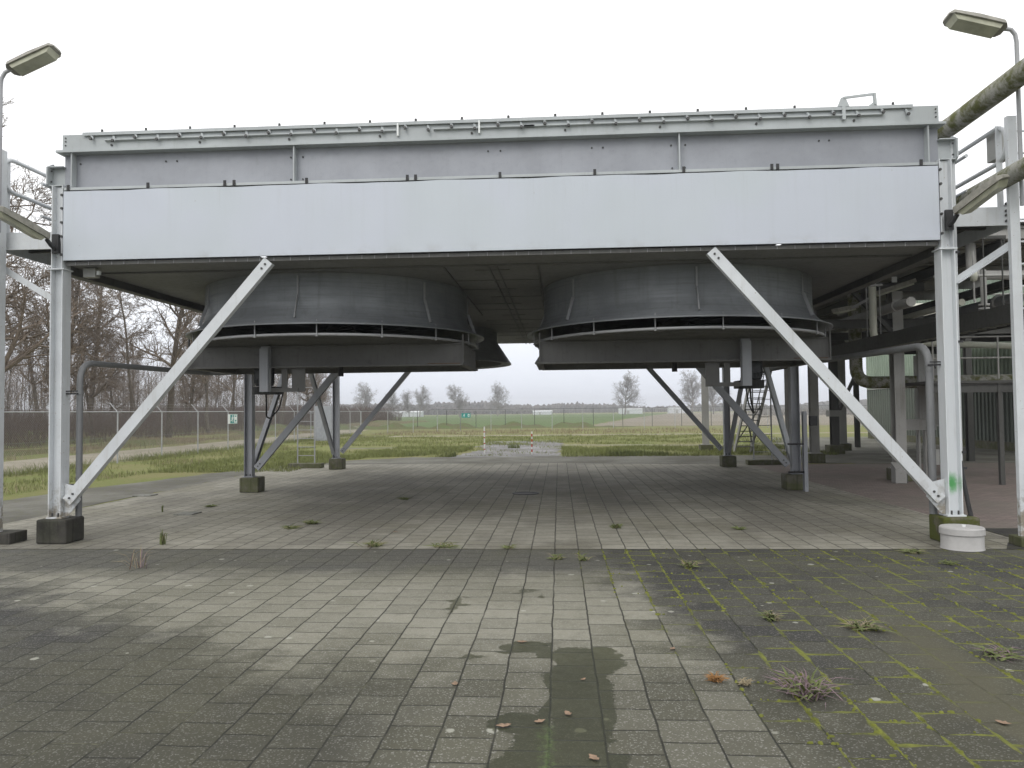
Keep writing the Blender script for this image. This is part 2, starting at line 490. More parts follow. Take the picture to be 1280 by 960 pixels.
        w = t.math('ADD', w, t.math('ADD', t.math('ADD', t.math('MULTIPLY', t.math('SUBTRACT', t.noise(6, 4, .6), .5), .6), t.math('MULTIPLY', t.math('SUBTRACT', t.noise(26, 4, .7), .5), .35)), t.math('MULTIPLY', t.math('SUBTRACT', trc, .5), .50)))
        wet = t.math('MAXIMUM', t.rng(w, .11, .17), t.math('MULTIPLY', t.rng(ws, .05, .25), .85))
        col = t.mix(wet, col, t.mix(.42, t.mix(1.0, col, (.44,.45,.31), 'MULTIPLY'), (.034,.037,.021)))
        # green algae along the wet joint
        al = t.math('ABSOLUTE', t.math('ADD', x[0], .09))
        al = t.math('ADD', al, t.math('MULTIPLY', t.math('SUBTRACT', t.noise(24, 5, .8), .5), .42))
        al = t.math('MULTIPLY', t.rng(al, .05, -.03), t.rng(x[1], 4.75, 4.4))
        col = t.mix(t.math('MULTIPLY', al, .7), col, (.085,.125,.04))
        rough = t.math('SUBTRACT', rough, t.math('MULTIPLY', wet, .40))
        hh = t.math('MULTIPLY', hh, t.math('SUBTRACT', 1.0, t.math('MULTIPLY', wet, .6)))
        hh = t.math('ADD', hh, t.math('MULTIPLY', moss, 1.2))
    # every block sits a little tilted and sunken
    trd = t.white(t.scale(tid, 2.11))
    tilt = t.math('ADD', t.math('MULTIPLY', t.math('SUBTRACT', fu, .5), t.math('SUBTRACT', trd, .5)), t.math('MULTIPLY', t.math('SUBTRACT', fv, .5), t.math('SUBTRACT', trc, .5)))
    hh = t.math('ADD', hh, t.math('MULTIPLY', tilt, 1.6))
    hh = t.math('ADD', hh, t.math('ADD', t.math('MULTIPLY', grain, .25), t.math('ADD', t.math('MULTIPLY', trc, .35), t.math('MULTIPLY', sm, .2))))
    t.bump(hh, .55, .012)
    return t.out(col, rough, 0, .35)
M['pave_fore'] = paving_mat('paving_weathered', True)
M['pave_under'] = paving_mat('paving_dry', False)

def mat_brick():
    t = NT('red_brick_paving')
    x = t.xyz()
    bt = t.n('ShaderNodeTexBrick'); bt.offset = .5
    t.put(bt.inputs['Vector'], t.pos())
    for k, vv in (('Scale', 1.0), ('Mortar Size', .006), ('Brick Width', .21), ('Row Height', .105), ('Bias', 0.0), ('Mortar Smooth', .3)): bt.inputs[k].default_value = vv
    bt.inputs['Color1'].default_value = (.25,.20,.185,1); bt.inputs['Color2'].default_value = (.19,.155,.142,1); bt.inputs['Mortar'].default_value = (.09,.08,.06,1)
    big = t.noise(.5, 5, .65)
    col = t.mix(t.math('MULTIPLY', t.rng(big, .42, .65), .65), bt.outputs[0], (.17,.155,.13))
    col = t.mix(t.math('MULTIPLY', t.rng(t.noise(20, 4, .7), .5, .8), .35), col, (.07,.06,.05))
    t.bump(bt.outputs['Fac'], -.3, .01)
    return t.out(col, .9, 0, .3)
M['brick'] = mat_brick()

def mat_ground(name, ca, cb, cc, s1=.35, s2=6.0, s3=45, stretch=1.0, bump=.6):
    t = NT(name)
    v = t.scale(t.pos(), (1, stretch, 1))
    a = t.noise(s1, 5, .6, vec=v); b = t.noise(s2, 5, .7, vec=v); c = t.noise(s3, 4, .75, vec=v)
    col = t.mix(t.rng(a, .36, .62), ca, cb)
    col = t.mix(t.math('MULTIPLY', t.rng(b, .45, .72), .7), col, cc)
    col = t.mix(t.math('MULTIPLY', t.rng(c, .5, .75), .45), col, tuple(q*.4 for q in cb))
    t.bump(t.math('ADD', b, c), bump, .04)
    return t.out(col, .95, 0, .15)
M['grass']  = mat_ground('rough_grass', (.16,.19,.058), (.195,.19,.08), (.25,.215,.12))
M['verge']  = mat_ground('verge_grass', (.10,.125,.04), (.135,.105,.055), (.15,.115,.065), .16, 2.5)
M['crop']   = mat_ground('green_crop', (.10,.155,.055), (.115,.16,.06), (.10,.125,.05), .02, .5, 8)
M['bare']   = mat_ground('bare_field', (.26,.235,.195), (.22,.195,.15), (.19,.165,.12), .05, .6, 8)
M['gravel'] = mat_ground('grimy_gravel', (.215,.21,.19), (.135,.13,.115), (.15,.155,.085), .5, 5, 60)
M['track']  = mat_ground('sandy_track', (.36,.33,.27), (.29,.26,.205), (.22,.20,.14), .4, 4, 50)
M['oldslab']= mat_ground('cracked_slab', (.27,.265,.27), (.19,.185,.185), (.13,.13,.085), .5, 2.2, 40)
M['asphalt']= mat_ground('worn_asphalt', (.085,.083,.082), (.06,.058,.055), (.10,.10,.06), .6, 5, 90)
def mat_bark(name, c):
    t = NT(name); a = t.noise(9, 4, .7, vec=t.scale(t.obj(), (1,1,.25)))
    col = t.mix(t.rng(a, .3, .7), c, tuple(q*.55 for q in c))
    t.bump(a, .5, .02)
    return t.out(col, .9, 0, .2)
M['bark'] = mat_bark('bark', (.135,.112,.088))
M['twig'] = mat_bark('twigs', (.25,.20,.155))
M['fartwig'] = mat_bark('far_twigs', (.33,.31,.29))
M['thicket'] = mat_bark('thicket_stems', (.15,.11,.09))
M['blade'] = plain('grass_blade', (.225,.25,.088), .8, .45, 3)
M['straw'] = plain('dry_straw', (.30,.25,.16), .85, .4, 20)
M['purple'] = plain('purple_stalks', (.24,.17,.19), .85, .4, 20)
M['rust'] = plain('rusty_grass', (.33,.17,.06), .85, .4, 20)
M['weed'] = plain('weed_leaf', (.14,.165,.06), .8, .4, 15)
M['leaf'] = plain('dead_leaf', (.30,.205,.14), .8, .4, 30)
M['moss'] = plain('moss_clumps', (.17,.185,.035), .95, .5, 9)
M['rustmark'] = plain('rust', (.15,.10,.065), .85, .4, 12)

# ------------------------------------------------------------------ ground sheets
def sheet(name, pts, z, mat, jit=0.0, step=.6, kind='structure', seed=1):
    """flat outline with a ragged edge, fan-triangulated by bmesh-free ngon"""
    rg = random.Random(seed)
    out = []
    n = len(pts)
    for i in range(n):
        a = Vector(pts[i]); b = Vector(pts[(i+1) % n])
        k = max(1, int((b-a).length/step)) if jit else 1
        nrm = Vector((-(b-a).y, (b-a).x)); nrm.normalize()
        for j in range(k):
            q = a.lerp(b, j/k) + nrm*(rg.uniform(-jit, jit) if jit else 0)
            out.append((q.x, q.y, z))
    me = bpy.data.meshes.new(name)
    me.from_pydata(out, [], [tuple(range(len(out)))])
    me.update()
    return tag(link_mesh(name, me, mat), kind=kind)

def grid_sheet(name, x0, x1, y0, y1, nx, ny, zf, mat, kind='structure'):
    vs = [(x0+(x1-x0)*i/nx, y0+(y1-y0)*j/ny) for j in range(ny+1) for i in range(nx+1)]
    vs = [(x, y, zf(x, y)) for x, y in vs]
    fs = [(j*(nx+1)+i, j*(nx+1)+i+1, (j+1)*(nx+1)+i+1, (j+1)*(nx+1)+i) for j in range(ny) for i in range(nx)]
    me = bpy.data.meshes.new(name); me.from_pydata(vs, [], fs); me.update()
    me.polygons.foreach_set('use_smooth', [True]*len(fs))
    return tag(link_mesh(name, me, mat), kind=kind)

sheet('ground', [(-900,-40),(900,-40),(900,1400),(-900,1400)], -.012, M['grass'])
sheet('gravel', [(-13.3,11.0),(-11.6,21.5),(-9.5,28.5),(-6,31.4),(3.5,31.8),(12,30.6),(12,26.4),(-9.6,26.5),(-9.6,11)], -.006, M['gravel'], .18, .5, seed=2)
sheet('gravel', [(-16,3),(-13.4,11.2),(-9.5,11.2),(-9.5,3)], -.008, M['gravel'], .15, .5, seed=9)
sheet('paving', [(-24,-6),(16,-6),(16,10.36),(-24,10.36)], -.004, M['pave_fore'])
sheet('paving', [(-9.62,10.36),(6.3,10.36),(6.3,26.4),(3.6,26.4),(.0,27.3),(-6.4,27.4),(-9.62,26.9)], 0.0, M['pave_under'])
sheet('brick_paving', [(6.3,12.1),(24,12.1),(24,26.0),(6.3,26.0)], -.004, M['brick'])
sheet('asphalt', [(5.75,10.36),(16,10.36),(16,12.1),(6.304,12.1),(6.304,11.2)], .004, M['asphalt'], .02, .4)
sheet('asphalt', [(9.8,26.0),(30,26.0),(30,50),(13.5,50),(9.4,33)], -.004, M['gravel'], .15, .6)
sheet('dirt_road', [(-22.9,8),(-18.2,8),(-18.1,60),(-21,84),(-40,140),(-46,140),(-25.5,84),(-22.9,60)], -.004, M['track'], .25, 1.2, seed=5)
sheet('dirt_road', [(-21,58.5),(30,57.6),(60,58.2),(60,60.2),(30,59.7),(-21,60.4)], -.008, M['track'], .3, 1.5, seed=6)
sheet('path', [(-12,39.4),(-4,40.3),(-4,41.3),(-12,40.2)], -.008, M['gravel'], .2, .8, seed=16)
sheet('path', [(.2,41.4),(12,39.2),(12,40.4),(.2,42.3)], -.008, M['track'], .25, .8, seed=17)
sheet('concrete_slab', [(-4.6,31.2),(-3.9,37.5),(-4.5,47.3),(.2,48.6),(.1,38),(-.1,31.6)], -.004, M['oldslab'], .22, .6, seed=7)
sheet('field', [(-95,86),(-9,86),(3,93),(15,170),(60,420),(-95,420)], -.008, M['crop'], .6, 4, seed=8)
sheet('field', [(3.4,92),(30,84.5),(200,84),(420,420),(60.5,420),(15.4,170)], -.007, M['bare'], .6, 4, seed=10)
grid_sheet('verge', -120, -23.2, 6, 150, 60, 70,
           lambda x, y: .10 + .28*math.sin(x*.21+y*.13) * math.sin(y*.17) + .012*(-x-23) - (.35 if -29 < x+.05*y < -26.2 else 0) - (.4 if x > -24.9 else 0), M['verge'])
# low rough bank between the far fences and the crop
def bank(x, y):
    t = max(0, 1-abs(y-87.5)/4.2)
    return -.05 + t*(.42+.22*math.sin(x*.9)+.16*math.sin(x*2.3+1)) * (1 if x < 2 else max(0, 1-(x-2)/7))
grid_sheet('bank', -60, 14, 82.5, 92.5, 150, 12, bank, mat_ground('bank_grass', (.095,.135,.04), (.11,.105,.05), (.12,.10,.055), .6, 3, 30))

# ------------------------------------------------------------------ the air cooler
Y0, Y1, Y2 = 10.84, 17.84, 24.98
XL, XR = -7.395, 5.38
ROWS = (Y0, Y1, Y2)
ZF = .355
SO = 4.10          # soffit
cooler = empty('air_cooler', (-1.0, 17.9, 0), 'big air cooler on six steel legs with white front panel and fan rings underneath', 'air cooler')

def column(x, y, first):
    mt = M['midcol'] if not first else (M['sprayed'] if x > 0 else M['white'])
    m = MB()
    m.prof((x, y+.1, ZF+.022), (x, y+.1, 4.02), hprof(.2, .19, .014, .010), up=(0,1,0))
    c = m.build('column', mt, cooler)
    MB().box(x-.125, x+.125, y-.02, y+.22, ZF, ZF+.022).build('base_plate', mt, c)
    b = MB()
    for sx in (-.045, .045): b.cyl((x+sx, y+.03, ZF+.02), (x+sx, y+.03, ZF+.075), .013, 8)
    b.build_each('anchor_bolt', M['bolt'], c)
    MB().box(x-.12, x+.12, y-.015, y+.215, 4.02, 4.04).build('splice_plate', mt, c)
    u = MB(); u.prof((x, y+.1, 4.04), (x, y+.1, 5.28), hprof(.2, .17, .014, .010), up=(0,1,0))
    up = u.build('upper_column', M['header'] if not first else M['white'], c)
    return c
cols = {}
for j, y in enumerate(ROWS):
    for x in (XL, XR):
        cols[(x > 0, j)] = column(x, y, j == 0)

def brace(p, q, mt, w=.15, ends=True, up=(0, 1, 0)):
    """channel brace with its web facing the viewer side and a bolted gusset at each end"""
    p = Vector(p); q = Vector(q)
    d = (q-p).normalized()
    m = MB()
    h = w/2
    m.prof(p, q, [(-h,-.045),(h,-.045),(h,.06),(h-.012,.06),(h-.012,-.033),(-h+.012,-.033),(-h+.012,.06),(-h,.06)], up=up)
    b = m.build('brace', mt, cooler)
    bo = MB()
    nrm = Vector(up)
    for e, s in ((p, 1), (q, -1)):
        for k in (.07, .15):
            bo.bolt(e + d*s*k - nrm*.045, -nrm, .017, .014)
    bo.build_each('brace_bolt', M['bolt'], b)
    return b

# front braces: low end at the column foot, top under the panel edge
brace((-7.22, Y0+.06, .60), (-4.20, Y0+.06, 4.085), M['white'])
brace((5.20, Y0+.06, .58), (2.165, Y0+.06, 4.085), M['white'])
for y, mt in ((Y1, M['midcol']), (Y2, M['midcol'])):
    brace((XL+.19, y+.06, .56), (-4.20, y+.06, 4.085), mt)
    brace((XR-.19, y+.06, .56), (2.165, y+.06, 4.085), mt)
# side braces leaning along the depth
ym = (Y1+Y2)/2
for x in (XL, XR):
    brace((x, Y1+.25, .55), (x, ym-.12, 4.085), M['white'] if x > 0 else M['midcol'], .13, up=(1 if x < 0 else -1, 0, 0))
    brace((x, Y2-.22, .55), (x, ym+.12, 4.085), M['midcol'], .13, up=(1 if x < 0 else -1, 0, 0))
# gussets at the feet of the front braces
for x, s in ((XL, 1), (XR, -1)):
    g = MB()
    xs = x + s*.10
    pts = [(xs, ZF+.024), (xs+s*.05, ZF+.024), (xs+s*.25, .62), (xs+s*.16, .82), (xs, .86)]
    g.add([(a, Y0+.085, z) for a, z in pts] + [(a, Y0+.097, z) for a, z in pts],
          [(0,1,2,3,4), (9,8,7,6,5)] + [(i, i+5, (i+1) % 5+5, (i+1) % 5) for i in range(5)])
    g.build('gusset', M['white'], cooler)

# white front panel: one long sheet, its upper edge slightly wavy, folded returns
px0, px1 = XL+.105, XR-.105
m = MB()
N = 120
vs = []
for i in range(N+1):
    x = px0+(px1-px0)*i/N
    wv = .009*math.sin(x*3.1)+.006*math.sin(x*7.3+1)
    for (yy, zz) in ((Y0+.05, 4.155), (Y0-.012, 4.15), (Y0-.012, 5.181+wv*.6), (Y0+.0, 5.182+wv*.6)):
        vs.append((x, yy, zz))
fs = []
for i in range(N):
    for k in range(3):
        fs.append((i*4+k, (i+1)*4+k, (i+1)*4+k+1, i*4+k+1))
m.add(vs, fs)
for x in (px0, px1): m.box(x-.002, x+.002, Y0-.012, Y0+.06, 4.152, 5.18)
panel = m.build('front_panel', M['panelsheet'], cooler)
b = MB()
for z in (5.13, 4.93, 4.72, 4.51, 4.24):
    for x in (XL+.075, XR-.075): b.bolt((x, Y0, z), (0,-1,0), .02, .018)
b.build_each('panel_bolt', M['bolt'], panel)
MB().prof((px0, Y0+.055, 5.19), (px1, Y0+.055, 5.19), lprof(.006, .045, .006)).box(px0, px1, Y0-.004, Y0+.11, 5.199, 5.238).build('sill_angle', M['header'], cooler)
b = MB()
for u in (-6.0, -4.84, -4.70, -3.62, -2.14, -2.02, -.80, .55, 1.80, 3.02, 3.10, 5.05, -7.22):
    b.box(u-.02, u+.02, Y0-.02, Y0-.006, 5.195, 5.275)
b.build_each('sill_clip', M['dark'], cooler)
# lower lip of the panel: dark slotted strip
b = MB(); b.box(px0, px1, Y0+.055, Y0+.09, 4.085, 4.14)
lip = b.build('panel_lip', M['frame'], cooler)
b = MB()
x = px0+.15
while x < px1:
    b.box(x, x+.008, Y0+.045, Y0+.054, 4.085, 4.14)
    x += .235+.06*math.sin(x*3)
b.build_each('lip_seam', M['galv'], lip)

# girder above: recessed web, projecting top flange, stiffeners
GX0, GX1 = XL+.03, XR-.03
girder = MB().box(GX0, GX1, Y0+.13, Y0+.145, 5.240, 5.765).build('girder', M['web'], cooler)
MB().box(XL-.02, XR+.02, Y0-.02, Y0+.26, 5.766, 5.80).build('girder_flange', M['header'], girder)
for x in (-7.19, -3.82, 1.75, 5.17):
    s = MB(); s.box(x-.009, x+.009, Y0+.01, Y0+.129, 5.240, 5.764)
    s.build('stiffener', M['header'], girder)
b = MB()
for x in (-7.12, -5.80, -5.63, -3.72, -3.90, -.98, -.80, .52, .68, 1.65, 1.85, 3.72, 3.86):
    b.bolt((x, Y0+.13, 5.63), (0,-1,0), .014, .012)
for x in (-3.9, -3.72, 1.66, 1.84): b.bolt((x, Y0+.13, 5.30), (0,-1,0), .014, .012)
b.build_each('girder_bolt', M['bolt'], girder)
# beam stubs sticking out at both top corners, closed by a six-sided plate
for x, s in ((XL, -1), (XR, 1)):
    st = MB(); st.prof((x-s*.04, Y0+.16, 5.44), (x+s*.17, Y0+.16, 5.44), iprof(.20, .30, .016, .012))
    so = st.build('beam_stub', M['header'], cooler)
    xp = x+s*.171
    pts = [(-.14,-.13),(0,-.21),(.14,-.13),(.14,.13),(0,.21),(-.14,.13)]
    pl = MB()
    pl.add([(xp, Y0+.16+a, 5.44+z) for a, z in pts]+[(xp+s*.02, Y0+.16+a, 5.44+z) for a, z in pts],
           [tuple(range(6)), tuple(range(11,5,-1))]+[(i,(i+1)%6,(i+1)%6+6,i+6) for i in range(6)])
    pl.build('end_plate', M['header'], so)
    bb = MB()
    for z in (5.36, 5.52):
        for yy in (.08, .24): bb.bolt((x+s*.155, Y0+yy, z), (-s, 0, 0), .014, .016)
    bb.build_each('stub_bolt', M['bolt'], so)

# header frame on top of the girder
hd = MB().box(-7.32, 5.31, Y0+.0, Y0+.10, 5.802, 6.03).build('header_frame', M['header'], cooler)
t = MB(); t.prof((-6.99, Y0+.02, 6.033), (4.95, Y0+.02, 6.033), [(-.06,0),(.04,0),(.055,-.035),(.06,-.035),(.06,.012),(-.06,.012)][::-1])
t.build('header_cap', M['header'], hd)
for a, b_ in ((-6.65, -4.9), (-4.9, -2.3), (-1.75, -.3), (-.45, 1.6), (1.6, 4.55)):
    r = MB(); r.prof((a, Y0, 5.905), (b_, Y0, 5.905), [(0,0),(.045,.012),(.045,.030),(.037,.030),(.037,.018),(0,.008)])
    r.build('tube_shelf', M['header'], hd)
cl = MB(); cb = MB()
x = -6.86; k = 0
while x < 4.9:
    z = 5.985 if k % 2 == 0 else 5.945
    cl.bar((x, Y0-.010, z+.045), (x+.02, Y0-.045, z-.05), .034, .022)
    cb.bolt((x+.012, Y0-.055, z-.045), (0,-1,.2), .024, .022)
    if k % 2 == 0: cb.bolt((x+.16, Y0-.02, 6.046), (0,0,1), .018, .04)
    if k % 4 == 0: cb.bolt((x+.3, Y0, 5.855), (0,-1,0), .018, .018)
    x += .335; k += 1
cl.build_each('header_clip', M['header'], hd); cb.build_each('header_bolt', M['bolt'], hd)
for x in (-2.27, -1.09):
    MB().box(x-.012, x+.012, Y0-.05, Y0-.001, 5.84, 6.02).build('header_rib', M['signwhite'], hd)
b = MB()
for x in (-7.27, 5.27):
    for z in (5.87, 5.93, 5.98): b.bolt((x, Y0, z), (0,-1,0), .011, .012)
b.build_each('corner_bolt', M['bolt'], hd)
# lifting arm bracket on the cap
ar = MB()
ar.add([(3.93,Y0-.045,6.046),(4.09,Y0-.045,6.046),(4.04,Y0-.045,6.17),(3.98,Y0-.045,6.17),(3.93,Y0-.03,6.046),(4.09,Y0-.03,6.046),(4.04,Y0-.03,6.17),(3.98,Y0-.03,6.17)],
       [(0,1,2,3),(7,6,5,4),(0,4,5,1),(1,5,6,2),(2,6,7,3),(3,7,4,0)])
ar.bar((4.01,Y0-.04,6.165),(4.45,Y0-.02,6.215), .025, .03)
ar.bar((4.44,Y0-.02,6.22),(4.45,Y0-.02,6.06), .03, .05)
ar.add([(4.36,Y0-.03,6.05),(4.47,Y0-.03,6.05),(4.45,Y0-.03,6.12),(4.36,Y0-.01,6.05),(4.47,Y0-.01,6.05),(4.45,Y0-.01,6.12)],[(0,1,2),(5,4,3),(0,3,4,1),(1,4,5,2),(2,5,3,0)])
ar.box(3.99, 4.035, Y0-.052, Y0-.02, 5.86, 6.05)
ar.build('louvre_arm', M['header'], hd)

# closed sides and back, top tube bundle
w = MB()
w.box(XL+.02, XL+.035, Y0+.25, Y2+.35, 4.15, 5.765); w.box(XR-.035, XR-.02, Y0+.25, Y2+.35, 4.15, 5.765)
w.box(XL+.04, XR-.04, Y2+.40, Y2+.415, 4.15, 5.765)
w.build_each('side_wall', M['panel'], cooler)
MB().box(-7.30, 5.29, Y0+.12, Y2+.3, 5.805, 6.0).build('tube_bundle', M['galv'], cooler)
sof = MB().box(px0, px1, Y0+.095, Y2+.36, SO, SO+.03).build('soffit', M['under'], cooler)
r = MB()
for x in (-1.06, -.93): r.box(x-.012, x+.012, Y0+.75, Y2+.3, SO-.03, SO-.001)
for k in range(14): r.box(-1.74 if k % 3 else -1.3, -.31 if k % 2 else -.75, Y0+1.2+k*.95, Y0+1.2+k*.95+.012, SO-.010, SO-.001)
for y in (Y0+.75,): r.box(px0+.05, px1-.05, y-.02, y+.02, SO-.028, SO-.0015)
for x in (-1.75, -.30): r.box(x-.012, x+.012, Y0+.77, 17.7, SO-.025, SO-.0015)
r.build_each('soffit_rib', M['frame'], sof)
r = MB()
for y in (Y1, Y2):
    for xa, xb in ((XL+.1, -2.05), (.06, XR-.1)): r.prof((xa, y+.1, 4.0), (xb, y+.1, 4.0), iprof(.16, .19, .012, .01))
for x in (XL, XR):
    r.prof((x, Y0+.2, 4.06), (x, Y2, 4.06), iprof(.16, .16, .012, .01))
r.build_each('floor_beam', M['frame'], cooler)
# short vertical ends of the clips under the panel lip on the left
jb = MB().box(-7.18, -6.99, 11.14, 11.26, 3.955, 4.09).build('junction_box', M['cabgrey'], cooler)
MB().box(-6.975, -6.93, 11.15, 11.2, 3.99, 4.05).build('cable_gland', M['signwhite'], jb)

# fan rings with flared inlets, guard discs and drive frames
def fan_unit(cx, cy, front):
    s = -1 if cx < -1 else 1          # drives sit toward the outer legs
    prof = [(2.40, SO-.002), (2.40, 3.60), (2.415, 3.52), (2.45, 3.44), (2.52, 3.36), (2.63, 3.285), (2.72, 3.255), (2.72, 3.237), (2.62, 3.265), (2.505, 3.345), (2.435, 3.43), (2.40, 3.52), (2.385, 3.60), (2.385, SO-.002)]
    if not front:
        prof = [(2.40, SO-.002), (2.40, 3.80), (2.80, 3.19), (2.80, 3.17), (2.785, 3.17), (2.385, 3.79), (2.385, SO-.002)]
    ring = MB().lathe((cx, cy, 0), prof, 72).build('fan_ring', M['ring'], cooler)
    if front:
        v = MB()
        for a in (-90, -39, -141, 12, 168):
            a = R(a)
            c, sn = math.cos(a), math.sin(a)
            v.bar((cx+2.412*c, cy+2.412*sn, 3.40+.32), (cx+2.412*c, cy+2.412*sn, SO-.05), .03, .02, up=(c, sn, 0))
            v.bar((cx+2.425*c, cy+2.425*sn, 3.74), (cx+2.56*c, cy+2.56*sn, 3.36), .02, .05, up=(0,0,1))
        v.build_each('ring_seam', M['galv'], ring)
    # fan inside the ring
    fan = MB().lathe((cx, cy, 3.5), [(.001,-.12),(.26,-.12),(.28,-.08),(.28,.12),(.001,.16)], 20).build('fan_hub', M['dark'], cooler)
    for k in range(6):
        a = k*math.pi/3+.3
        bl = MB()
        p = Vector((cx+math.cos(a)*.25, cy+math.sin(a)*.25, 3.52)); q = Vector((cx+math.cos(a)*2.3, cy+math.sin(a)*2.3, 3.52))
        d = (q-p).normalized(); sd = Vector((-d.y, d.x, 0))
        vs = []
        for (pt, wd, tw) in ((p, .22, .5), (p.lerp(q,.5), .30, .36), (q, .24, .22)):
            off = sd*math.cos(tw)*wd + Vector((0,0,1))*math.sin(tw)*wd
            for zz in (0, .025): vs += [pt-off+Vector((0,0,zz)), pt+off+Vector((0,0,zz))]
        fs = []
        for i in range(2):
            o = i*4
            fs += [(o,o+4,o+5,o+1),(o+2,o+3,o+7,o+6),(o,o+2,o+6,o+4),(o+1,o+5,o+7,o+3)]
        fs += [(0,1,3,2),(8,10,11,9)]
        bl.add(vs, fs).build('fan_blade', M['dark'], fan)
    # guard disc with its light rim, hung from the ring lip
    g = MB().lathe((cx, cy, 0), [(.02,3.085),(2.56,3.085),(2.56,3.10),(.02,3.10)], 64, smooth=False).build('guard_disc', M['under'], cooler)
    rim = MB().lathe((cx, cy, 0), [(2.562,3.07),(2.585,3.07),(2.585,3.112),(2.562,3.112)], 64, closed=True)
    rim.build('guard_rim', M['galv'], g)
    h = MB()
    for k in range(16):
        a = 2*math.pi*(k+.35)/16
        c, sn = math.cos(a), math.sin(a)
        h.cyl((cx+2.60*c, cy+2.60*sn, 3.06), (cx+2.60*c, cy+2.60*sn, 3.32), .010, 6)
        h.cyl((cx+2.60*c, cy+2.60*sn, 3.055), (cx+2.60*c, cy+2.60*sn, 3.075), .022, 6)
    h.build_each('hanger_rod', M['galv'], g)
    rb = MB()
    for k in range(22):
        y = cy-2.45+4.9*k/21
        hw = math.sqrt(max(.05, 2.5**2-(y-cy)**2))
        rb.bar((cx-hw, y, 3.075), (cx+hw, y, 3.075), .014, .018)
    rb.build_each('guard_bar', M['frame'], g)
    if not front:
        for o in [g]+list(g.children): o.location.z += .12 if o is g else 0
        return ring
    # drive frame: twin channels with end plates
    x0, x1 = cx-2.46, cx+2.46
    f = MB()
    for y, sg in ((cy-.98, 1), (cy+.98, -1)):
        f.box(x0, x1, y-.006, y+.006, 2.70, 3.05)
        f.box(x0, x1, y-.09 if sg > 0 else y-.02, y+.02 if sg > 0 else y+.09, 2.665, 2.699)
        f.box(x0, x1, y-.05 if sg > 0 else y+.007, y-.007 if sg > 0 else y+.05, 3.035, 3.055)
    fr = f.build('drive_frame', M['frame'], cooler)
    e = MB()
    for x in (x0, x1):
        e.box(x-.006, x+.006, cy-.973, cy+.973, 2.70, 3.05)
        e.box(x-.012, x+.012, cy-1.05, cy-1.01, 2.70, 3.20)
        e.box(x-.07, x+.05, cy-.96, cy+.96, 2.665, 2.698)
    e.build_each('end_channel', M['frame'], fr)
    if front:
        rm = MB(); rm.box(x1-.62, x1-.05, cy-1.075, cy-1.072, 2.69, 2.705); rm.build('rust_streak', M['rustmark'], fr)
    # motor, belt guard and hanger post
    px = cx+s*1.03
    MB().prof((px, cy-1.14, 2.24), (px, cy-1.14, 3.04), cprof(.10, .15, .012), up=(1,0,0)).box(px-.075, px+.075, cy-1.20, cy-1.19, 2.24, 3.0).build('motor_post', M['midcol'], fr)
    mx = px+s*.24
    mo = MB().lathe((mx, cy-.55, 2.36), [(.001,0),(.15,0),(.165,.03),(.165,.36),(.12,.42),(.001,.44)], 20).build('motor', M['motor'], cooler)
    fi = MB()
    for k in range(18):
        a = k*2*math.pi/18
        fi.bar((mx+.163*math.cos(a), cy-.55+.163*math.sin(a), 2.41), (mx+.163*math.cos(a), cy-.55+.163*math.sin(a), 2.70), .012, .03, up=(math.cos(a), math.sin(a), 0))
    fi.box(mx-.09, mx+.09, cy-.78, cy-.71, 2.48, 2.66)
    fi.build_each('cooling_fin', M['motor'], mo)
    bg = MB()
    # belt guard: long rounded tray from the motor pulley to the fan shaft
    n = 12; pts = []
    for k in range(n+1):
        a = math.pi/2+math.pi*k/n if s < 0 else -math.pi/2+math.pi*k/n
        pts.append((mx+.20*math.cos(a), cy-.55+.24*math.sin(a)))
    xi = mx-s*.28
    pts += [(xi, cy-.35), (xi, cy-.75)] if s > 0 else [(xi, cy-.75), (xi, cy-.35)]
    k = len(pts)
    bg.add([(a, b_, 2.21) for a, b_ in pts]+[(a, b_, 2.345) for a, b_ in pts],
           [tuple(range(k-1,-1,-1)), tuple(range(k, 2*k))]+[(i,(i+1)%k,(i+1)%k+k,i+k) for i in range(k)])
    bg.build('belt_guard', M['black'], mo)
    # motor mounting cradle: two hangers and a shelf on the inner side
    ix = px-s*.52
    c = MB()
    c.bar((ix, cy-.9, 2.24), (ix, cy-.9, 2.68), .24, .02, up=(0,1,0))
    c.box(min(px, ix), max(px, ix), cy-.93, cy-.88, 2.24, 2.31)
    c.box(px-s*.27-.05, px-s*.27+.05, cy-.92, cy-.89, 2.31, 2.68)
    c.build('motor_cradle', M['frame'], fr)
    sh = MB().cyl((cx, cy, 2.55), (cx, cy, 3.45), .05, 12); sh.build('fan_shaft', M['dark'], fr)
    # hanging power cable
    cb = MB()
    q = [(mx-s*.05, cy-.6, 2.25), (mx-s*.02, cy-.5, 2.0), (mx+s*.10, cy-.2, 1.80), (mx+s*.22, cy+.3, 1.76), (mx+s*.30, cy+1.0, 1.95), (mx+s*.34, cy+1.4, 2.4)]
    pth = []
    for i in range(len(q)-1):
        for t_ in range(4): pth.append(Vector(q[i]).lerp(Vector(q[i+1]), t_/4))
    pth.append(Vector(q[-1]))
    sm = [pth[0]]+[(pth[i-1]+pth[i]*2+pth[i+1])/4 for i in range(1, len(pth)-1)]+[pth[-1]]
    cb.tube(sm, .016, 6)
    cb.build('motor_cable', M['black'], mo)
    return ring
CX1, CX2 = -4.12, 2.14
for cx in (CX1, CX2):
    fan_unit(cx, 14.3, True)
    fan_unit(cx, 21.4, False)

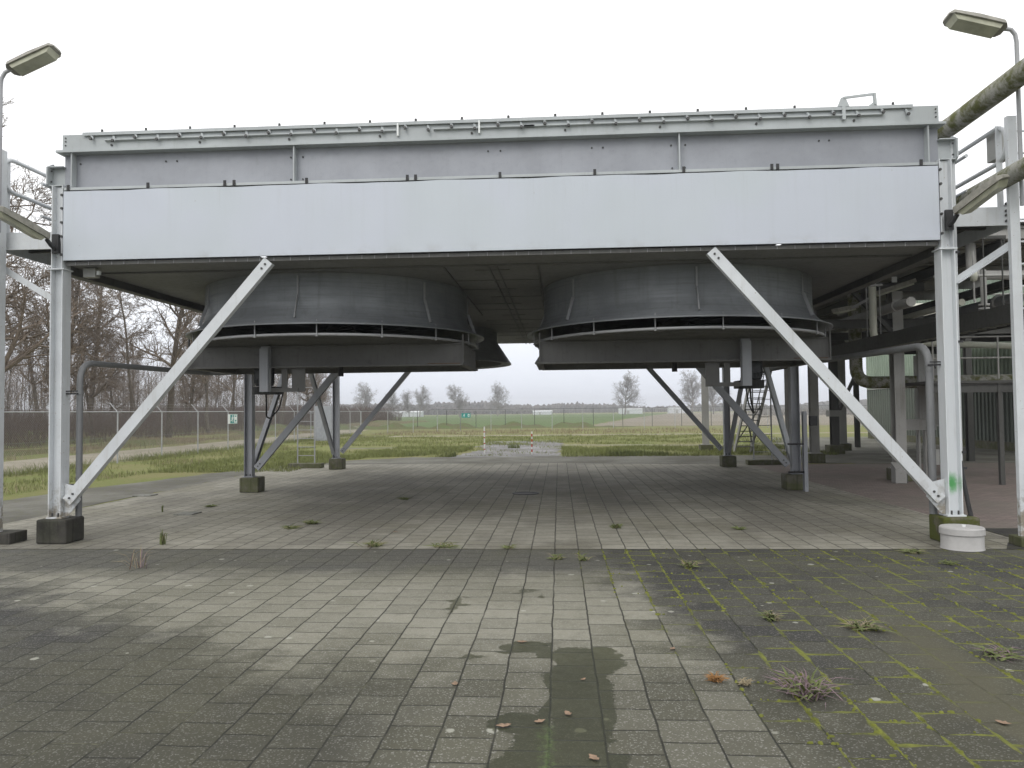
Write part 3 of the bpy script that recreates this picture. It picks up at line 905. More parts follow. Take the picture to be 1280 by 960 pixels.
# footings: separate blocks of concrete the legs stand on
def footing(x, y, w, mt, label):
    o = MB().box(x-w/2, x+w/2, y-.10, y+.34, 0.001, ZF-.002).build('concrete_footing', mt, None, .025)
    own(o); tag(o, label, 'footing', 'concrete footings under the legs of the air cooler')
footing(XL+.03, Y0-.01, .46, M['foot_dark'], 'dark blackened concrete footing under the front left white leg')
footing(XR+.02, Y0-.01, .48, M['foot_moss'], 'mossy concrete footing under the front right white leg, behind the round well')
footing(XL+.06, Y1, .46, M['foot'], 'square concrete footing under the left middle grey leg')
footing(XR-.02, Y1, .50, M['foot'], 'square concrete footing under the right middle grey leg, beside the control post')
footing(XL+.03, Y2, .46, M['foot'], 'concrete footing under the back left leg beside the pale ladder')
footing(XR+.02, Y2, .46, M['foot'], 'concrete footing under the back right leg in front of the stairs')

# ------------------------------------------------------------------ walkways beside the cooler
def walkway(name, xin, xout, label, ladder):
    s = 1 if xout > xin else -1
    yA, yB = 10.98, 24.6
    w = empty(name, ((xin+xout)/2, yA, 0), label, 'walkway')
    m = MB()
    lo, hi = min(xin, xout), max(xin, xout)
    m.box(lo, hi, yA+.02, yB, 4.56, 4.59)
    d = m.build('deck', M['rackdark'], w)
    e = MB()
    e.box(lo, hi, yA-.01, yA+.015, 4.36, 4.62)
    e.build('front_beam', M['white'], w)
    e = MB(); e.box(xout-s*.012, xout, yA+.02, yB, 4.34, 4.68); e.build('edge_beam', M['white'], w)
    e = MB()
    y = yA+.6
    while y < yB:
        e.box(lo+.02, hi-.02, y-.03, y+.03, 4.44, 4.558); y += 1.1
    e.build_each('cross_beam', M['rackdark'], w)
    b = MB()
    for z in (4.42, 4.56, 4.66, 4.50):
        b.bolt((xout-s*.06, yA-.01, z), (0,-1,0), .02, .02)
    b.build_each('beam_bolt', M['bolt'], w)
    y = yA+.05; k = 0
    while y < yB:
        p = MB(); p.prof((xout-s*.05, y, 4.46), (xout-s*.05, y, 5.78), lprof(.085, .06, .008), up=(0, 1, 0))
        p.build('rail_post', M['white'], w); y += 1.9
    r = MB(); xr = xout-s*.07
    loop = [(xr, yB, 5.27)]+[(xr, yA+.16-.26*math.sin(math.pi*k/10), 5.52-.25*math.cos(math.pi*k/10)) for k in range(11)]+[(xr, yB, 5.77)]
    r.tube(loop, .032, 10); r.build('handrail', M['white'], w)
    for z in (5.47, 4.96):
        r = MB(); r.tube([(xout-s*.38, yA+.35, z), (xout-s*.38, yB, z)], .026, 8)
        r.build('inner_rail', M['white'], w)
    st = MB(); st.prof((xin+s*.02, yA+.0, 3.55), (xout+s*.05, yA+.0, 4.08), lprof(.09, .09, .008), up=(0,0,1))
    st.build('knee_brace', M['white'], w)
    # supporting column further out, with bolted flanges
    return w
wl = walkway('side_walkway', -7.52, -8.36, 'white railed walkway along the left side of the cooler, next to bare trees', False)
c = MB(); c.prof((-8.30, 10.82, .16), (-8.30, 10.82, 5.83), hprof(.16, .16, .01, .008), up=(0,1,0)); c.build('walkway_column', M['white'], wl)
wr = walkway('side_walkway', 5.52, 6.30, 'white railed walkway along the right side of the cooler, below the mossy pipes', True)
c = MB(); c.box(6.30, 6.52, 11.2, 11.5, 5.40, 5.80); eb = c.build('equipment_box', M['cabgrey'], wr)
c = MB()
for k in range(8): c.box(6.295, 6.32+.001*k, 11.19, 11.199, 5.44+.042*k, 5.465+.042*k)
c.build_each('louvre', M['dark'], eb)
o = own(MB().box(-8.62, -7.98, 10.72, 11.1, .001, .16).build('concrete_footing', M['foot_dark'], None, .012))
tag(o, 'low dark footing of the walkway column at the left edge of the yard', 'footing')

# white access ladder at the right edge
ld = empty('access_ladder', (6.42, 10.6, 0), 'tall white access ladder with flat side rails right of the round well', 'ladder')
for x in (6.125, 6.70):
    c = MB(); c.prof((x, 10.6, .13), (x, 10.6, 5.75), lprof(.10, .07, .01) if x > 6.5 else [(-.062,-.035),(.062,-.035),(.062,.035),(-.062,.035)], up=(0,1,0)); c.build('side_rail', M['white'], ld)
c = MB(); z = .45
while z < 5.6:
    c.cyl((6.19, 10.6, z), (6.66, 10.6, z), .014, 8); z += .30
c.build_each('rung', M['white'], ld)
o = own(MB().box(6.0, 6.85, 10.45, 10.75, .005, .13).build('ladder_plinth', M['foot'], None, .01))
tag(o, 'flat concrete plinth under the tall white ladder at the right edge', 'plinth')

# ------------------------------------------------------------------ pipes around the cooler
def pipe(name, path, r, mt, label, cat='pipe', group=None, n=16, parts=()):
    a = path[0]
    e = empty(name, tuple(a), label, cat, group)
    MB().tube(path, r, n).build('pipe_run', mt, e)
    for nm, mb, m2 in parts: mb.build_each(nm, m2, e)
    return e
def ring_on(p, ax, r, h=.05, n=16):
    p = Vector(p); d = Vector(ax)*h/2
    return MB().cyl(p-d, p+d, r, n)
# two mossy pipes running from the cooler headers toward and past the viewer's right
pipe('mossy_pipe', arc((5.28, 12.3, 6.10), (6.02, 12.3, 6.12), (6.02, 3.0, 6.20), .35), .145, M['mossy'],
     'upper mossy pipe slanting down from the top right corner to the cooler roof',
     parts=[('pipe_support', MB().prof((6.02, 5.2, 0.01), (6.02, 5.2, 6.03), hprof(.14,.14,.01,.008), up=(0,1,0)).box(5.85, 6.19, 5.1, 5.3, 0.0, .012), M['white'])])
pipe('mossy_pipe', arc((5.36, 12.1, 4.86), (6.02, 12.1, 4.88), (6.02, 3.0, 5.02), .35), .125, M['mossy'],
     'lower mossy pipe above the wall lamp and in front of the right walkway rail',
     parts=[('pipe_support', MB().bar((5.9, 4.6, 4.86), (5.9, 5.3, 4.86), .06, .06).prof((6.02, 4.6, 0.01), (6.02, 4.6, 4.885), hprof(.14,.14,.01,.008), up=(0,1,0)), M['white'])])
def clamp(x0, x1, y, z):
    m = MB()
    m.box(min(x0,x1), max(x0,x1), y-.13, y-.12, z-.03, z-.005); m.box(min(x0,x1), max(x0,x1), y-.13, y-.12, z+.012, z+.03)
    m.cyl((x1-.01, y-.14, z-.02), (x1-.01, y-.1, z-.02), .012, 6)
    return m
pth = arc((-7.20, 11.12, ZF), (-7.20, 11.12, 2.66), (-7.20, 15.30, 2.70), .32)+[(-7.12, 15.36, 2.70), (-6.6, 15.36, 2.71)] 
pipe('cable_conduit', pth, .046, M['pipe'], 'grey cable conduit beside the front left leg, bending toward the left fan',
     parts=[('clamp', clamp(-7.30, -7.12, 11.12-.05, 2.2), M['dark']), ('clamp', clamp(-7.30, -7.14, 11.12-.05, .82), M['dark']),
            ('coupling', ring_on((-7.20, 11.12, 2.2), (0,0,1), .054), M['pipe'])])
pth = arc((5.21, 11.12, ZF), (5.21, 11.12, 2.72), (5.18, 15.25, 2.78), .34)+[(5.1, 15.34, 2.78), (4.66, 15.36, 2.78)]
pipe('cable_conduit', pth, .052, M['pipe'], 'grey cable conduit beside the front right leg, bending toward the right fan',
     parts=[('clamp', clamp(5.29, 5.14, 11.12-.05, 2.45), M['dark']), ('clamp', clamp(5.30, 5.14, 11.12-.05, .80), M['dark']),
            ('coupling', ring_on((5.21, 11.12, 2.45), (0,0,1), .060), M['pipe'])])
# downpipe on the right leg with a black flexible tail
e = empty('down_pipe', (5.56, 11.0, 0), 'thin white down pipe with a black tail, right of the front right leg', 'pipe')
MB().tube([(5.56, 11.0, 5.62), (5.545, 11.0, 3.0), (5.535, 11.0, 1.1)], .03, 10).build('upper_pipe', M['white'], e)
MB().tube([(5.535, 11.0, 1.12), (5.55, 10.98, .9), (5.585, 10.94, .55), (5.63, 10.9, .20), (5.635, 10.9, .0)], [.026,.026,.028,.034,.034], 10).build('flexible_tail', M['dark'], e)
b = MB()
for z in (4.0, 2.75, 1.22, 1.00): b.box(5.43, 5.60, 10.955, 10.965, z-.015, z+.015)
b.build_each('clamp', M['dark'], e)

# round well with a lid in front of the right leg
e = empty('round_well', (5.235, 10.42, 0), 'low pale round well ring with a fitted lid before the front right leg', 'well')
MB().lathe((5.235, 10.42, 0), [(.26,.001),(.252,.02),(.250,.185)], 40).build('well_ring', M['wellring'], e)
lid = MB().lathe((5.235, 10.42, 0), [(.262,.188),(.266,.195),(.264,.268),(.252,.282),(.02,.288),(.001,.288)], 48, smooth=False).build('lid', M['wellring'], e)
MB().cyl((5.25,10.40,.286),(5.25,10.40,.305),.025,10).build('lid_knob', M['signwhite'], lid)

# ------------------------------------------------------------------ lamps
def lamp_head(p, q, w, parent, roll=0.0):
    """flat luminaire from neck p to tip q with a shallow lens below"""
    p = Vector(p); q = Vector(q); d = (q-p).normalized(); L = (q-p).length
    sd = d.cross(Vector((0,0,1))).normalized(); u = sd.cross(d)
    sd2 = (sd*math.cos(roll)+u*math.sin(roll)); u2 = sd2.cross(d); sd = sd2; u = u2
    def ring(t, wd, z0, z1):
        c = p+d*L*t
        return [c+sd*wd/2+u*z0, c-sd*wd/2+u*z0, c-sd*wd*.36+u*z1, c+sd*wd*.36+u*z1]
    st = [(0, w*.55, 0, .06), (.06, w, -.005, .085), (.5, w*1.02, -.005, .095), (.93, w*.98, -.005, .075), (1.0, w*.62, .0, .035)]
    vs = []; fs = []
    for s_ in st: vs += ring(*s_)
    for i in range(len(st)-1):
        for k in range(4):
            fs.append((i*4+k, i*4+(k+1)%4, (i+1)*4+(k+1)%4, (i+1)*4+k))
    fs += [(3,2,1,0), tuple(range(len(vs)-4, len(vs)))]
    h = MB().add(vs, fs).build('lamp_head', M['cladlight'], parent)
    vs = []; fs = []
    for t, wd, z in ((.10, .80, -.006), (.14, .74, -.075), (.86, .74, -.072), (.94, .78, -.006)):
        c = p+d*L*t
        vs += [c+sd*w*wd/2+u*z, c-sd*w*wd/2+u*z]
    fs = [(0,1,3,2),(2,3,5,4),(4,5,7,6),(0,2,4,6),(1,7,5,3)]
    MB().add(vs, fs).build('lens', M['lens'], h)
    return h
e = empty('street_lamp', (-7.98, 10.75, 4.6), 'lamp on a thin pole above the left walkway, tilted up to the right', 'lamp')
MB().tube([(-7.995, 10.45, 4.5), (-7.995, 10.45, 6.62), (-7.985, 10.45, 6.74), (-7.93, 10.45, 6.83), (-7.82, 10.45, 6.88)], .028, 10).build('pole', M['galv'], e)
lamp_head((-7.86, 10.45, 6.84), (-7.13, 10.42, 7.12), .26, e, .25)
e = empty('street_lamp', (6.16, 10.45, 4.6), 'lamp on a thin pole above the right ladder, tilted up to the left', 'lamp')
MB().tube([(6.155, 10.45, 4.5), (6.155, 10.45, 6.70), (6.14, 10.45, 6.80), (6.09, 10.45, 6.87), (5.98, 10.45, 6.89)], .028, 10).build('pole', M['galv'], e)
lamp_head((6.0, 10.45, 6.86), (5.24, 10.42, 7.05), .27, e, -.25)
def wall_lamp(p, q, br, label, roll):
    e = empty('wall_lamp', br, label, 'lamp')
    b = MB(); b.bar(Vector(br)+Vector((0,.10,-.16)), Vector(br)+Vector((0,.10,.12)), .10, .05, up=(0,1,0))
    b.tube([Vector(br)+Vector((0,.08,-.10)), Vector(br)+Vector((0,-.02,-.06)), Vector(p)], .03, 8)
    b.build('bracket', M['dark'], e)
    lamp_head(p, q, .24, e, roll)
wall_lamp((-7.43, 10.66, 4.44), (-7.62, 9.85, 4.68), (-7.40, 10.73, 4.42), 'weathered wall lamp on the front left leg, pointing to the left edge', .25)
wall_lamp((5.43, 10.66, 4.46), (5.68, 9.95, 4.74), (5.40, 10.73, 4.44), 'weathered wall lamp on the front right leg, below the mossy pipe', -.25)

# ------------------------------------------------------------------ pipe rack to the right
rk = empty('pipe_rack', (7.4, 20, 0), 'weathered steel pipe rack right of the cooler, with high grating deck and grey columns', 'pipe rack')
MB().box(6.36, 12.4, 16.3, 34.5, 5.62, 5.65).build('grating_deck', M['rackdark'], rk)
g = MB(); y = 16.5
while y < 34.4:
    g.box(6.38, 12.38, y-.02, y+.02, 5.56, 5.618); y += .42
g.build_each('grating_bar', M['rack'], rk)
g = MB(); y = 16.4
while y < 34.6:
    g.prof((6.3, y, 5.43), (12.45, y, 5.43), iprof(.12, .24, .012, .01)); y += 2.27
g.build_each('cross_beam', M['rack'], rk)
for x in (6.42, 9.22, 12.3):
    MB().prof((x, 16.3, 5.17), (x, 34.5, 5.17), iprof(.16, .26, .014, .01)).build('long_beam', M['rackdark'], rk)
MB().prof((5.6, 19.98, 4.90), (9.3, 19.98, 4.90), iprof(.14, .22, .014, .01)).build('long_beam', M['rackdark'], rk)
for (x, y, z1) in ((8.57, 19.98, 4.78), (8.72, 26.9, 5.3), (6.42, 34.2, 5.03), (12.3, 34.2, 5.03), (12.3, 18.0, 5.03)):
    c = MB(); c.prof((x, y, .33), (x, y, z1), hprof(.26, .28, .016, .012), up=(1,0,0)); k = c.build('rack_column', M['rack'], rk)
    MB().box(x-.2, x+.2, y-.2, y+.2, .30, .329).build('base_plate', M['rack'], k)
g = MB()
for y, z in ((19.98, 3.98), (23.4, 3.98), (26.9, 3.98)): g.prof((6.5, y, z), (12.3, y, z), iprof(.12, .22, .012, .01))
for x in (7.0, 10.6): g.prof((x, 16.6, 4.75), (x, 28.2, 4.75), iprof(.10, .18, .01, .008))
g.build_each('tier_beam', M['rackdark'], rk)
g = MB()
for y, z in ((18.8, 3.0), (18.8, 3.5)): g.tube([(8.9, y, z), (12.2, y, z)], .02, 6)
for x in (8.9, 10.4, 11.9): g.cyl((x, 18.8, 2.5), (x, 18.8, 3.52), .02, 6)
g.build_each('guard_rail', M['rack'], rk)
MB().box(8.8, 12.25, 18.75, 20.6, 2.40, 2.46).prof((8.8, 18.78, 2.28), (12.25, 18.78, 2.28), cprof(.06,.2,.01)).build('lower_platform', M['rackdark'], rk)
g = MB()
for x in (10.4, 12.2): g.bar((x, 18.8, -.005), (x, 18.8, 2.39), .1, .1)
g.build_each('platform_leg', M['rackdark'], rk)
for p, q in (((8.72, 26.9, 3.6), (9.22, 28.6, 5.04)), ((8.57, 19.9, 3.6), (7.5, 19.9, 4.79)), ((8.57, 20.1, 3.6), (9.2, 21.9, 5.04))):
    MB().bar(p, q, .10, .10).build('rack_brace', M['rackdark'], rk)
for x, y, lb in ((8.62, 20.0, 'concrete footing under the tall rack column carrying the strip lamp'), (8.72, 26.9, 'concrete footing under the far rack column right of the control post'), (6.42, 34.2, 'concrete footing under the farthest rack column, beyond the stairs'), (12.3, 34.2, 'concrete footing under the rack column before the green building'), (12.3, 18.0, 'concrete footing under the outer rack column on the brick paving')):
    o = own(MB().box(x-.27, x+.27, y-.27, y+.27, -.003, .30).build('concrete_footing', M['foot'], None, .012)); tag(o, lb, 'footing')
# freestanding far columns
fc = empty('steel_column', (11.15, 31.9, 0), 'far dark steel column with a slanted strut, between the rack and the green building', 'column')
MB().prof((11.15, 31.9, .35), (11.15, 31.9, 4.3), hprof(.28,.3,.016,.012), up=(1,0,0)).build('shaft', M['rackdark'], fc)
MB().bar((11.25, 31.8, 1.6), (12.2, 31.8, 3.6), .12, .12).build('strut', M['rackdark'], fc)
MB().box(10.9, 11.4, 31.7, 32.1, 1.5, 1.75).build('collar', M['rack'], fc)
o = own(MB().box(10.85, 11.45, 31.6, 32.2, -.003, .35).build('concrete_footing', M['foot'], None, .012)); tag(o, 'concrete footing under the far column with the slanted strut', 'footing')
fc = empty('steel_column', (9.75, 33.2, 0), 'far plain grey steel column directly behind the right middle leg', 'column')
MB().prof((9.75, 33.2, .0), (9.75, 33.2, 4.4), hprof(.28,.3,.016,.012), up=(1,0,0)).build('shaft', M['rack'], fc)
MB().prof((9.75, 33.2, 4.5), (11.15, 31.9, 4.42), iprof(.14,.2,.012,.01)).build('head_beam', M['rackdark'], fc)

# cable tray hung along the rack
ct = empty('cable_tray', (6.75, 19, 3.1), 'ribbed dark cable tray hanging below the rack deck', 'cable tray')
m = MB()
for sx in (-.17, .17): m.box(6.75+sx-.006, 6.75+sx+.006, 11.3, 27.5, 3.06, 3.34)
m.box(6.585, 6.915, 11.3, 27.5, 3.10, 3.115)
m.build('tray', M['rackdark'], ct)
m = MB(); y = 11.4
while y < 27.5:
    m.box(6.59, 6.91, y-.015, y+.015, 3.08, 3.099); y += .28
m.build_each('tray_rung', M['rack'], ct)
m = MB()
for y in (12.26, 16.8, 21.3, 25.9):
    for sx in (-.14, .14): m.cyl((6.75+sx, y, 3.1), (6.75+sx, y, 5.3 if y > 18 else 4.45), .012, 6)
    if y < 18: m.bar((6.31, y, 4.47), (6.95, y, 4.47), .05, .05)
m.build_each('hanger', M['rackdark'], ct)
m = MB()
for k, dx in enumerate((-.1, -.04, .03, .09)): m.tube([(6.75+dx, 11.3, 3.14+.01*k), (6.75+dx+.02, 19, 3.145), (6.75+dx, 27.5, 3.14)], .022, 6)
m.build_each('cable', M['black'], ct)
# pipes through the rack
pipe('elbow_pipe', arc((8.02, 21.2, 5.02), (8.02, 21.2, 2.52), (18.45, 20.6, 2.52), .42), .165, M['mossy'],
     'thick mossy pipe with an elbow running across to the green building', n=20,
     parts=[('flange', ring_on((8.02, 21.2, 3.3), (0,0,1), .22, .05), M['rack']),
            ('pipe_support', MB().bar((12.6, 20.94, .0), (12.6, 20.94, 2.36), .12, .12).bar((16.4, 20.72, .0), (16.4, 20.72, 2.36), .12, .12), M['rackdark'])])
pipe('process_pipe', arc((7.5, 18.7, 5.3), (7.5, 18.7, 3.42), (18.5, 24.0, 3.42), .25), .085, M['vessel'],
     'thin pale pipe above the mossy elbow pipe, behind the right leg', n=12,
     parts=[('drop_leg', MB().tube(arc((12.1, 20.62, 3.42), (12.1, 20.6, 2.7), (13.6, 21.2, 2.7), .12), .06, 10), M['vessel'])])
pipe('process_pipe', arc((8.75, 16.7, 5.3), (8.75, 16.7, 4.62), (18.5, 17.4, 4.62), .22), .10, M['rack'],
     'thick grey pipe just below the right walkway strut', n=14)
pipe('process_pipe', arc((9.0, 12.4, 3.32), (7.2, 14.4, 3.3), (7.2, 27.5, 3.3), .5), .07, M['rackdark'],
     'grey pipe running back beneath the rack deck', n=12)
for x, r_, mt_, lb in ((7.9, .11, 'rack', 'grey pipe lying on the lower rack beams, leftmost of three'), (9.0, .075, 'vessel', 'thin pale pipe lying on the lower rack beams, middle of three'), (10.2, .14, 'pipe', 'thick dark pipe lying on the lower rack beams, rightmost of three')):
    pipe('process_pipe', [(x, 17.6, 4.10+r_), (x, 27.6, 4.10+r_)], r_, M[mt_], lb, group='pipes lying on the lower rack beams', n=14,
         parts=[('flange', ring_on((x, 18.3, 4.10+r_), (0,1,0), r_*1.35, .05), M['rack']), ('flange', ring_on((x, 24.8, 4.10+r_), (0,1,0), r_*1.35, .05), M['rack'])])
v = empty('valve', (6.9, 13.2, 3.5), 'small pale valve with a spindle hanging below the right walkway', 'valve')
MB().lathe((6.95, 13.2, 3.95), [(.001,-.02),(.05,0),(.06,.08),(.05,.16),(.001,.18)], 12).build('valve_body', M['vessel'], v)
MB().cyl((6.95, 13.2, 3.6), (6.95, 13.2, 4.45), .016, 8).build('spindle', M['rack'], v)
MB().cyl((6.3, 13.2, 4.03), (8.3, 13.2, 4.03), .022, 8).build('branch_pipe', M['rack'], v)
v = empty('valve', (7.3, 13.6, 3.2), 'stacked ring fitting on a short stem above the tray, right of the down pipe', 'valve')
m = MB()
for k in range(4): m.lathe((7.32, 13.6, 3.36+.07*k), [(.001,0),(.085,.0),(.085,.04),(.001,.045)], 14)
m.build('ring_stack', M['rack'], v)
MB().cyl((7.32, 13.6, 3.62), (7.32, 13.6, 4.2), .05, 10).build('stem', M['rack'], v)

# strip lamp on the rack column with its bracket
e = empty('strip_lamp', (8.4, 19.7, 4.75), 'old strip lamp on a bracket at the head of the tall rack column', 'lamp')
MB().bar((7.95, 19.70, 4.70), (8.95, 19.70, 5.02), .16, .10).build('lamp_body', M['cladlight'], e)
MB().bar((8.0, 19.69, 4.645), (8.9, 19.69, 4.935), .11, .05).build('lens', M['lens'], e)
MB().bar((7.96, 19.72, 4.66), (7.05, 19.72, 4.18), .09, .06).build('bracket_arm', M['rack'], e)
MB().box(8.38, 8.50, 19.66, 19.69, 4.98, 5.12).build('tag_plate', M['signwhite'], e)
e = empty('strip_lamp', (7.0, 19.6, 4.3), 'second strip lamp seen from below, left of the tall rack column', 'lamp')
MB().bar((6.9, 19.5, 4.28), (7.55, 19.9, 4.42), .2, .09).build('lamp_body', M['cladlight'], e)
MB().bar((6.92, 19.5, 4.215), (7.5, 19.88, 4.345), .15, .05).build('lens', M['lens'], e)

# cabinet on legs behind the mossy pipe, its painted mark
e = empty('electrical_cabinet', (10.5, 22.3, 0), 'grey electrical cabinet on legs marked BA, behind the mossy pipe', 'cabinet')
cb = MB().box(10.15, 10.95, 22.1, 22.6, 1.30, 3.32).build('cabinet_body', M['cabgrey'], e, .01)
m = MB()
for x in (10.2, 10.9):
    for y in (22.15, 22.55): m.box(x-.04, x+.04, y-.04, y+.04, 0, 1.299)
m.build_each('leg', M['rack'], e)
m = MB(); m.box(10.19, 10.53, 22.085, 22.099, 1.36, 2.2); m.box(10.57, 10.91, 22.085, 22.099, 1.36, 2.2); m.box(10.19, 10.91, 22.085, 22.099, 2.24, 2.62)
m.build_each('door', M['cabgrey'], e)
m = MB(); z0 = 2.92; s = .2; yl = 22.094
def seg(x0, z0_, x1, z1_): m.bar((x0, yl, z0_), (x1, yl, z1_), .034, .008, up=(0,1,0))
bx = 10.22
seg(bx, z0, bx, z0+s); seg(bx, z0+s-.015, bx+.09, z0+s-.015); seg(bx, z0+s/2, bx+.09, z0+s/2); seg(bx, z0+.015, bx+.09, z0+.015)
seg(bx+.10, z0+.02, bx+.10, z0+s/2-.01); seg(bx+.09, z0+s/2+.01, bx+.09, z0+s-.02)
ax = 10.40
seg(ax, z0, ax+.06, z0+s); seg(ax+.06, z0+s, ax+.12, z0); seg(ax+.03, z0+.06, ax+.09, z0+.06)
m.build('lettering', M['letter'], e)
# duct, post group and meter boards in front of it
e = empty('cable_duct', (9.42, 20.6, 0), 'vertical grey cable duct with a terminal box, right of the tall rack column', 'duct')
MB().box(9.33, 9.50, 20.5, 20.6, 1.55, 4.3).build('duct_run', M['rack'], e)
MB().box(8.78, 9.75, 20.52, 20.72, 1.25, 1.53).build('terminal_box', M['rack'], e)
m = MB()
for x in (9.36, 9.52, 9.68): m.tube([(x, 20.62, 0), (x, 20.62, 1.26)], .03, 8)
m.build_each('conduit', M['rack'], e)
MB().box(9.55, 9.80, 20.5, 20.62, .35, .75).build('meter_box', M['cabgrey'], e)
e = empty('control_post', (5.56, 17.5, 0), 'slim control post with a black switch box beside the right middle leg', 'control post')
MB().prof((5.50, 17.5, .0), (5.50, 17.5, 1.78), cprof(.08, .13, .008), up=(0,1,0)).build('post', M['midcol'], e)
MB().box(5.56, 5.72, 17.40, 17.52, 1.46, 1.68).build('switch_box', M['dark'], e, .01)
m = MB(); m.cyl((5.1, 17.55, 1.05), (5.5, 17.55, 1.05), .02, 8); m.cyl((5.1, 17.55, .42), (5.5, 17.55, .42), .025, 8)
m.build_each('tie_rod', M['dark'], e)
e = empty('pull_box', (8.28, 19.2, 0), 'small slanted metal pull box on the ground before the tall rack column', 'box')
m = MB(); m.add([(8.13,19.2,0),(8.40,19.2,0),(8.40,19.45,0),(8.13,19.45,0),(8.13,19.2,.36),(8.40,19.2,.36),(8.40,19.45,.50),(8.13,19.45,.50)], [(0,3,2,1),(4,5,6,7),(0,1,5,4),(1,2,6,5),(2,3,7,6),(3,0,4,7)])
m.build('box_body', M['rack'], e, .008)
MB().box(8.42, 8.46, 19.3, 19.36, 0, .6).build('post', M['rackdark'], e)

# canopy and green corrugated building
cn = empty('steel_canopy', (13, 30, 0), 'dark flat steel canopy on posts before the green building', 'canopy')
MB().box(10.0, 18.35, 26.8, 37.0, 4.62, 4.70).build('canopy_roof', M['rackdark'], cn)
m = MB()
for y in (26.95, 30.2, 33.4, 36.8): m.prof((10.0, y, 4.46), (18.35, y, 4.46), iprof(.16,.30,.014,.01))
m.build_each('canopy_beam', M['rackdark'], cn)
for x, y in ((13.9, 26.95), (17.8, 26.95), (13.9, 36.8)):
    MB().prof((x, y, 0), (x, y, 4.3), hprof(.2,.2,.014,.01), up=(1,0,0)).build('canopy_post', M['rackdark'], cn)
m = MB()
for z in (5.2, 5.65): m.tube([(10.05, 26.9, z), (18.3, 26.9, z)], .022, 8)
for x in (10.05, 12.1, 14.2, 16.3, 18.2): m.cyl((x, 26.9, 4.7), (x, 26.9, 5.67), .022, 8)
m.build_each('canopy_rail', M['rack'], cn)
e = empty('storage_vessel', (12.6, 30, 4.7), 'pale cream storage vessel lying on the canopy roof', 'vessel')
m = MB(); prof_ = [(.001,-1.9),(.3,-1.85),(.47,-1.7),(.5,-1.55),(.5,1.55),(.47,1.7),(.3,1.85),(.001,1.9)]
n = 24; vs = []
for r_, z_ in prof_:
    for k in range(n): vs.append((13.0+z_, 30+r_*math.cos(2*math.pi*k/n), 5.30+r_*math.sin(2*math.pi*k/n)))
m.add(vs, [(i*n+k, i*n+(k+1)%n, (i+1)*n+(k+1)%n, (i+1)*n+k) for i in range(len(prof_)-1) for k in range(n)], True)
m.build('shell', M['vessel'], e)
m = MB(); m.box(11.9, 12.1, 29.65, 30.35, 4.70, 4.9); m.box(13.9, 14.1, 29.65, 30.35, 4.70, 4.9); m.build_each('saddle', M['rack'], e)

M['clad'] = metal('green_cladding', (.27,.335,.265), dirt=(.10,.115,.08), amt=.45, rough=.6, streak=.8)
M['cladshade'] = metal('shaded_lower_cladding', (.115,.132,.11), dirt=(.06,.065,.05), amt=.5, rough=.65, streak=.8)  # darker copy of the green cladding, shade under rack and canopy in its colour
bd = empty('industrial_building', (24, 34, 0), 'green corrugated industrial building behind the pipe rack', 'building')
def corrug(x, y0, y1, z0, z1, mt, name, pitch=.30, dep=.05):
    vs = []; y = y0; k = 0
    pr = [(0,0),(.38,0),(.5,1),(.88,1)]
    while y < y1:
        for a, b_ in pr: vs.append((y+a*pitch, x-b_*dep))
        y += pitch
    vv = [(b_, a, z0) for a, b_ in vs]+[(b_, a, z1) for a, b_ in vs]
    n = len(vs)
    return MB().add(vv, [(i, i+1, n+i+1, n+i) for i in range(n-1)]).build(name, mt, bd)
corrug(18.60, 16.0, 47.3, 2.95, 8.2, M['clad'], 'upper_cladding')
corrug(18.60, 16.0, 47.3, .35, 2.90, M['cladshade'], 'lower_cladding')
MB().box(18.53, 34, 15.98, 47.4, 2.90, 2.95).build('cladding_rail', M['rack'], bd)
MB().box(18.5, 34, 16.0, 47.35, 0, .35).build('plinth', M['foot'], bd)
MB().box(18.64, 34, 16.02, 47.3, .352, 8.1).build('inner_wall', M['cladshade'], bd)
MB().box(18.4, 34.1, 15.9, 47.45, 8.202, 8.42).build('roof', M['rackdark'], bd)

# stairs up to the rack deck, seen from behind
st = empty('steel_stairs', (7.67, 33, 0), 'steep grey steel stairs with crossed bracing behind the back right leg', 'stairs')
a0, a1 = Vector((7.34, 32.9, .05)), Vector((7.34, 28.3, 4.5))
for x in (7.34, 8.02):
    MB().bar((x, 32.9, .0), (x, 28.3, 4.5), .05, .22).build('stringer', M['rack'], st)
m = MB()
for k in range(1, 20):
    p = a0.lerp(a1, k/20)
    m.box(7.37, 7.99, p.y-.12, p.y+.12, p.z-.02, p.z+.012)
m.build_each('tread', M['rackdark'], st)
m = MB(); p = a0.lerp(a1, .12); q = a0.lerp(a1, .45)
m.bar((7.37, p.y+.15, p.z-.1), (7.99, q.y+.15, q.z-.1), .05, .02); m.bar((7.99, p.y+.17, p.z-.1), (7.37, q.y+.17, q.z-.1), .05, .02)
m.build_each('cross_bracing', M['rack'], st)
MB().box(7.0, 8.4, 26.6, 28.25, 4.46, 4.52).build('landing', M['rackdark'], st)
for x in (7.02, 8.38):
    MB().cyl((x, 26.8, 4.5), (x, 26.8, 5.05), .03, 6).build('landing_hanger', M['rack'], st)
for x in (7.32, 8.04):
    m = MB(); m.tube([(x, 32.9, .9), (x, 28.3, 5.4)], .022, 8)
    for k in (0, .33, .66, 1): 
        p = a0.lerp(a1, k); m.cyl((x, p.y, p.z), (x, p.y, p.z+.9), .02, 6)
    m.build('handrail', M['rack'], st)

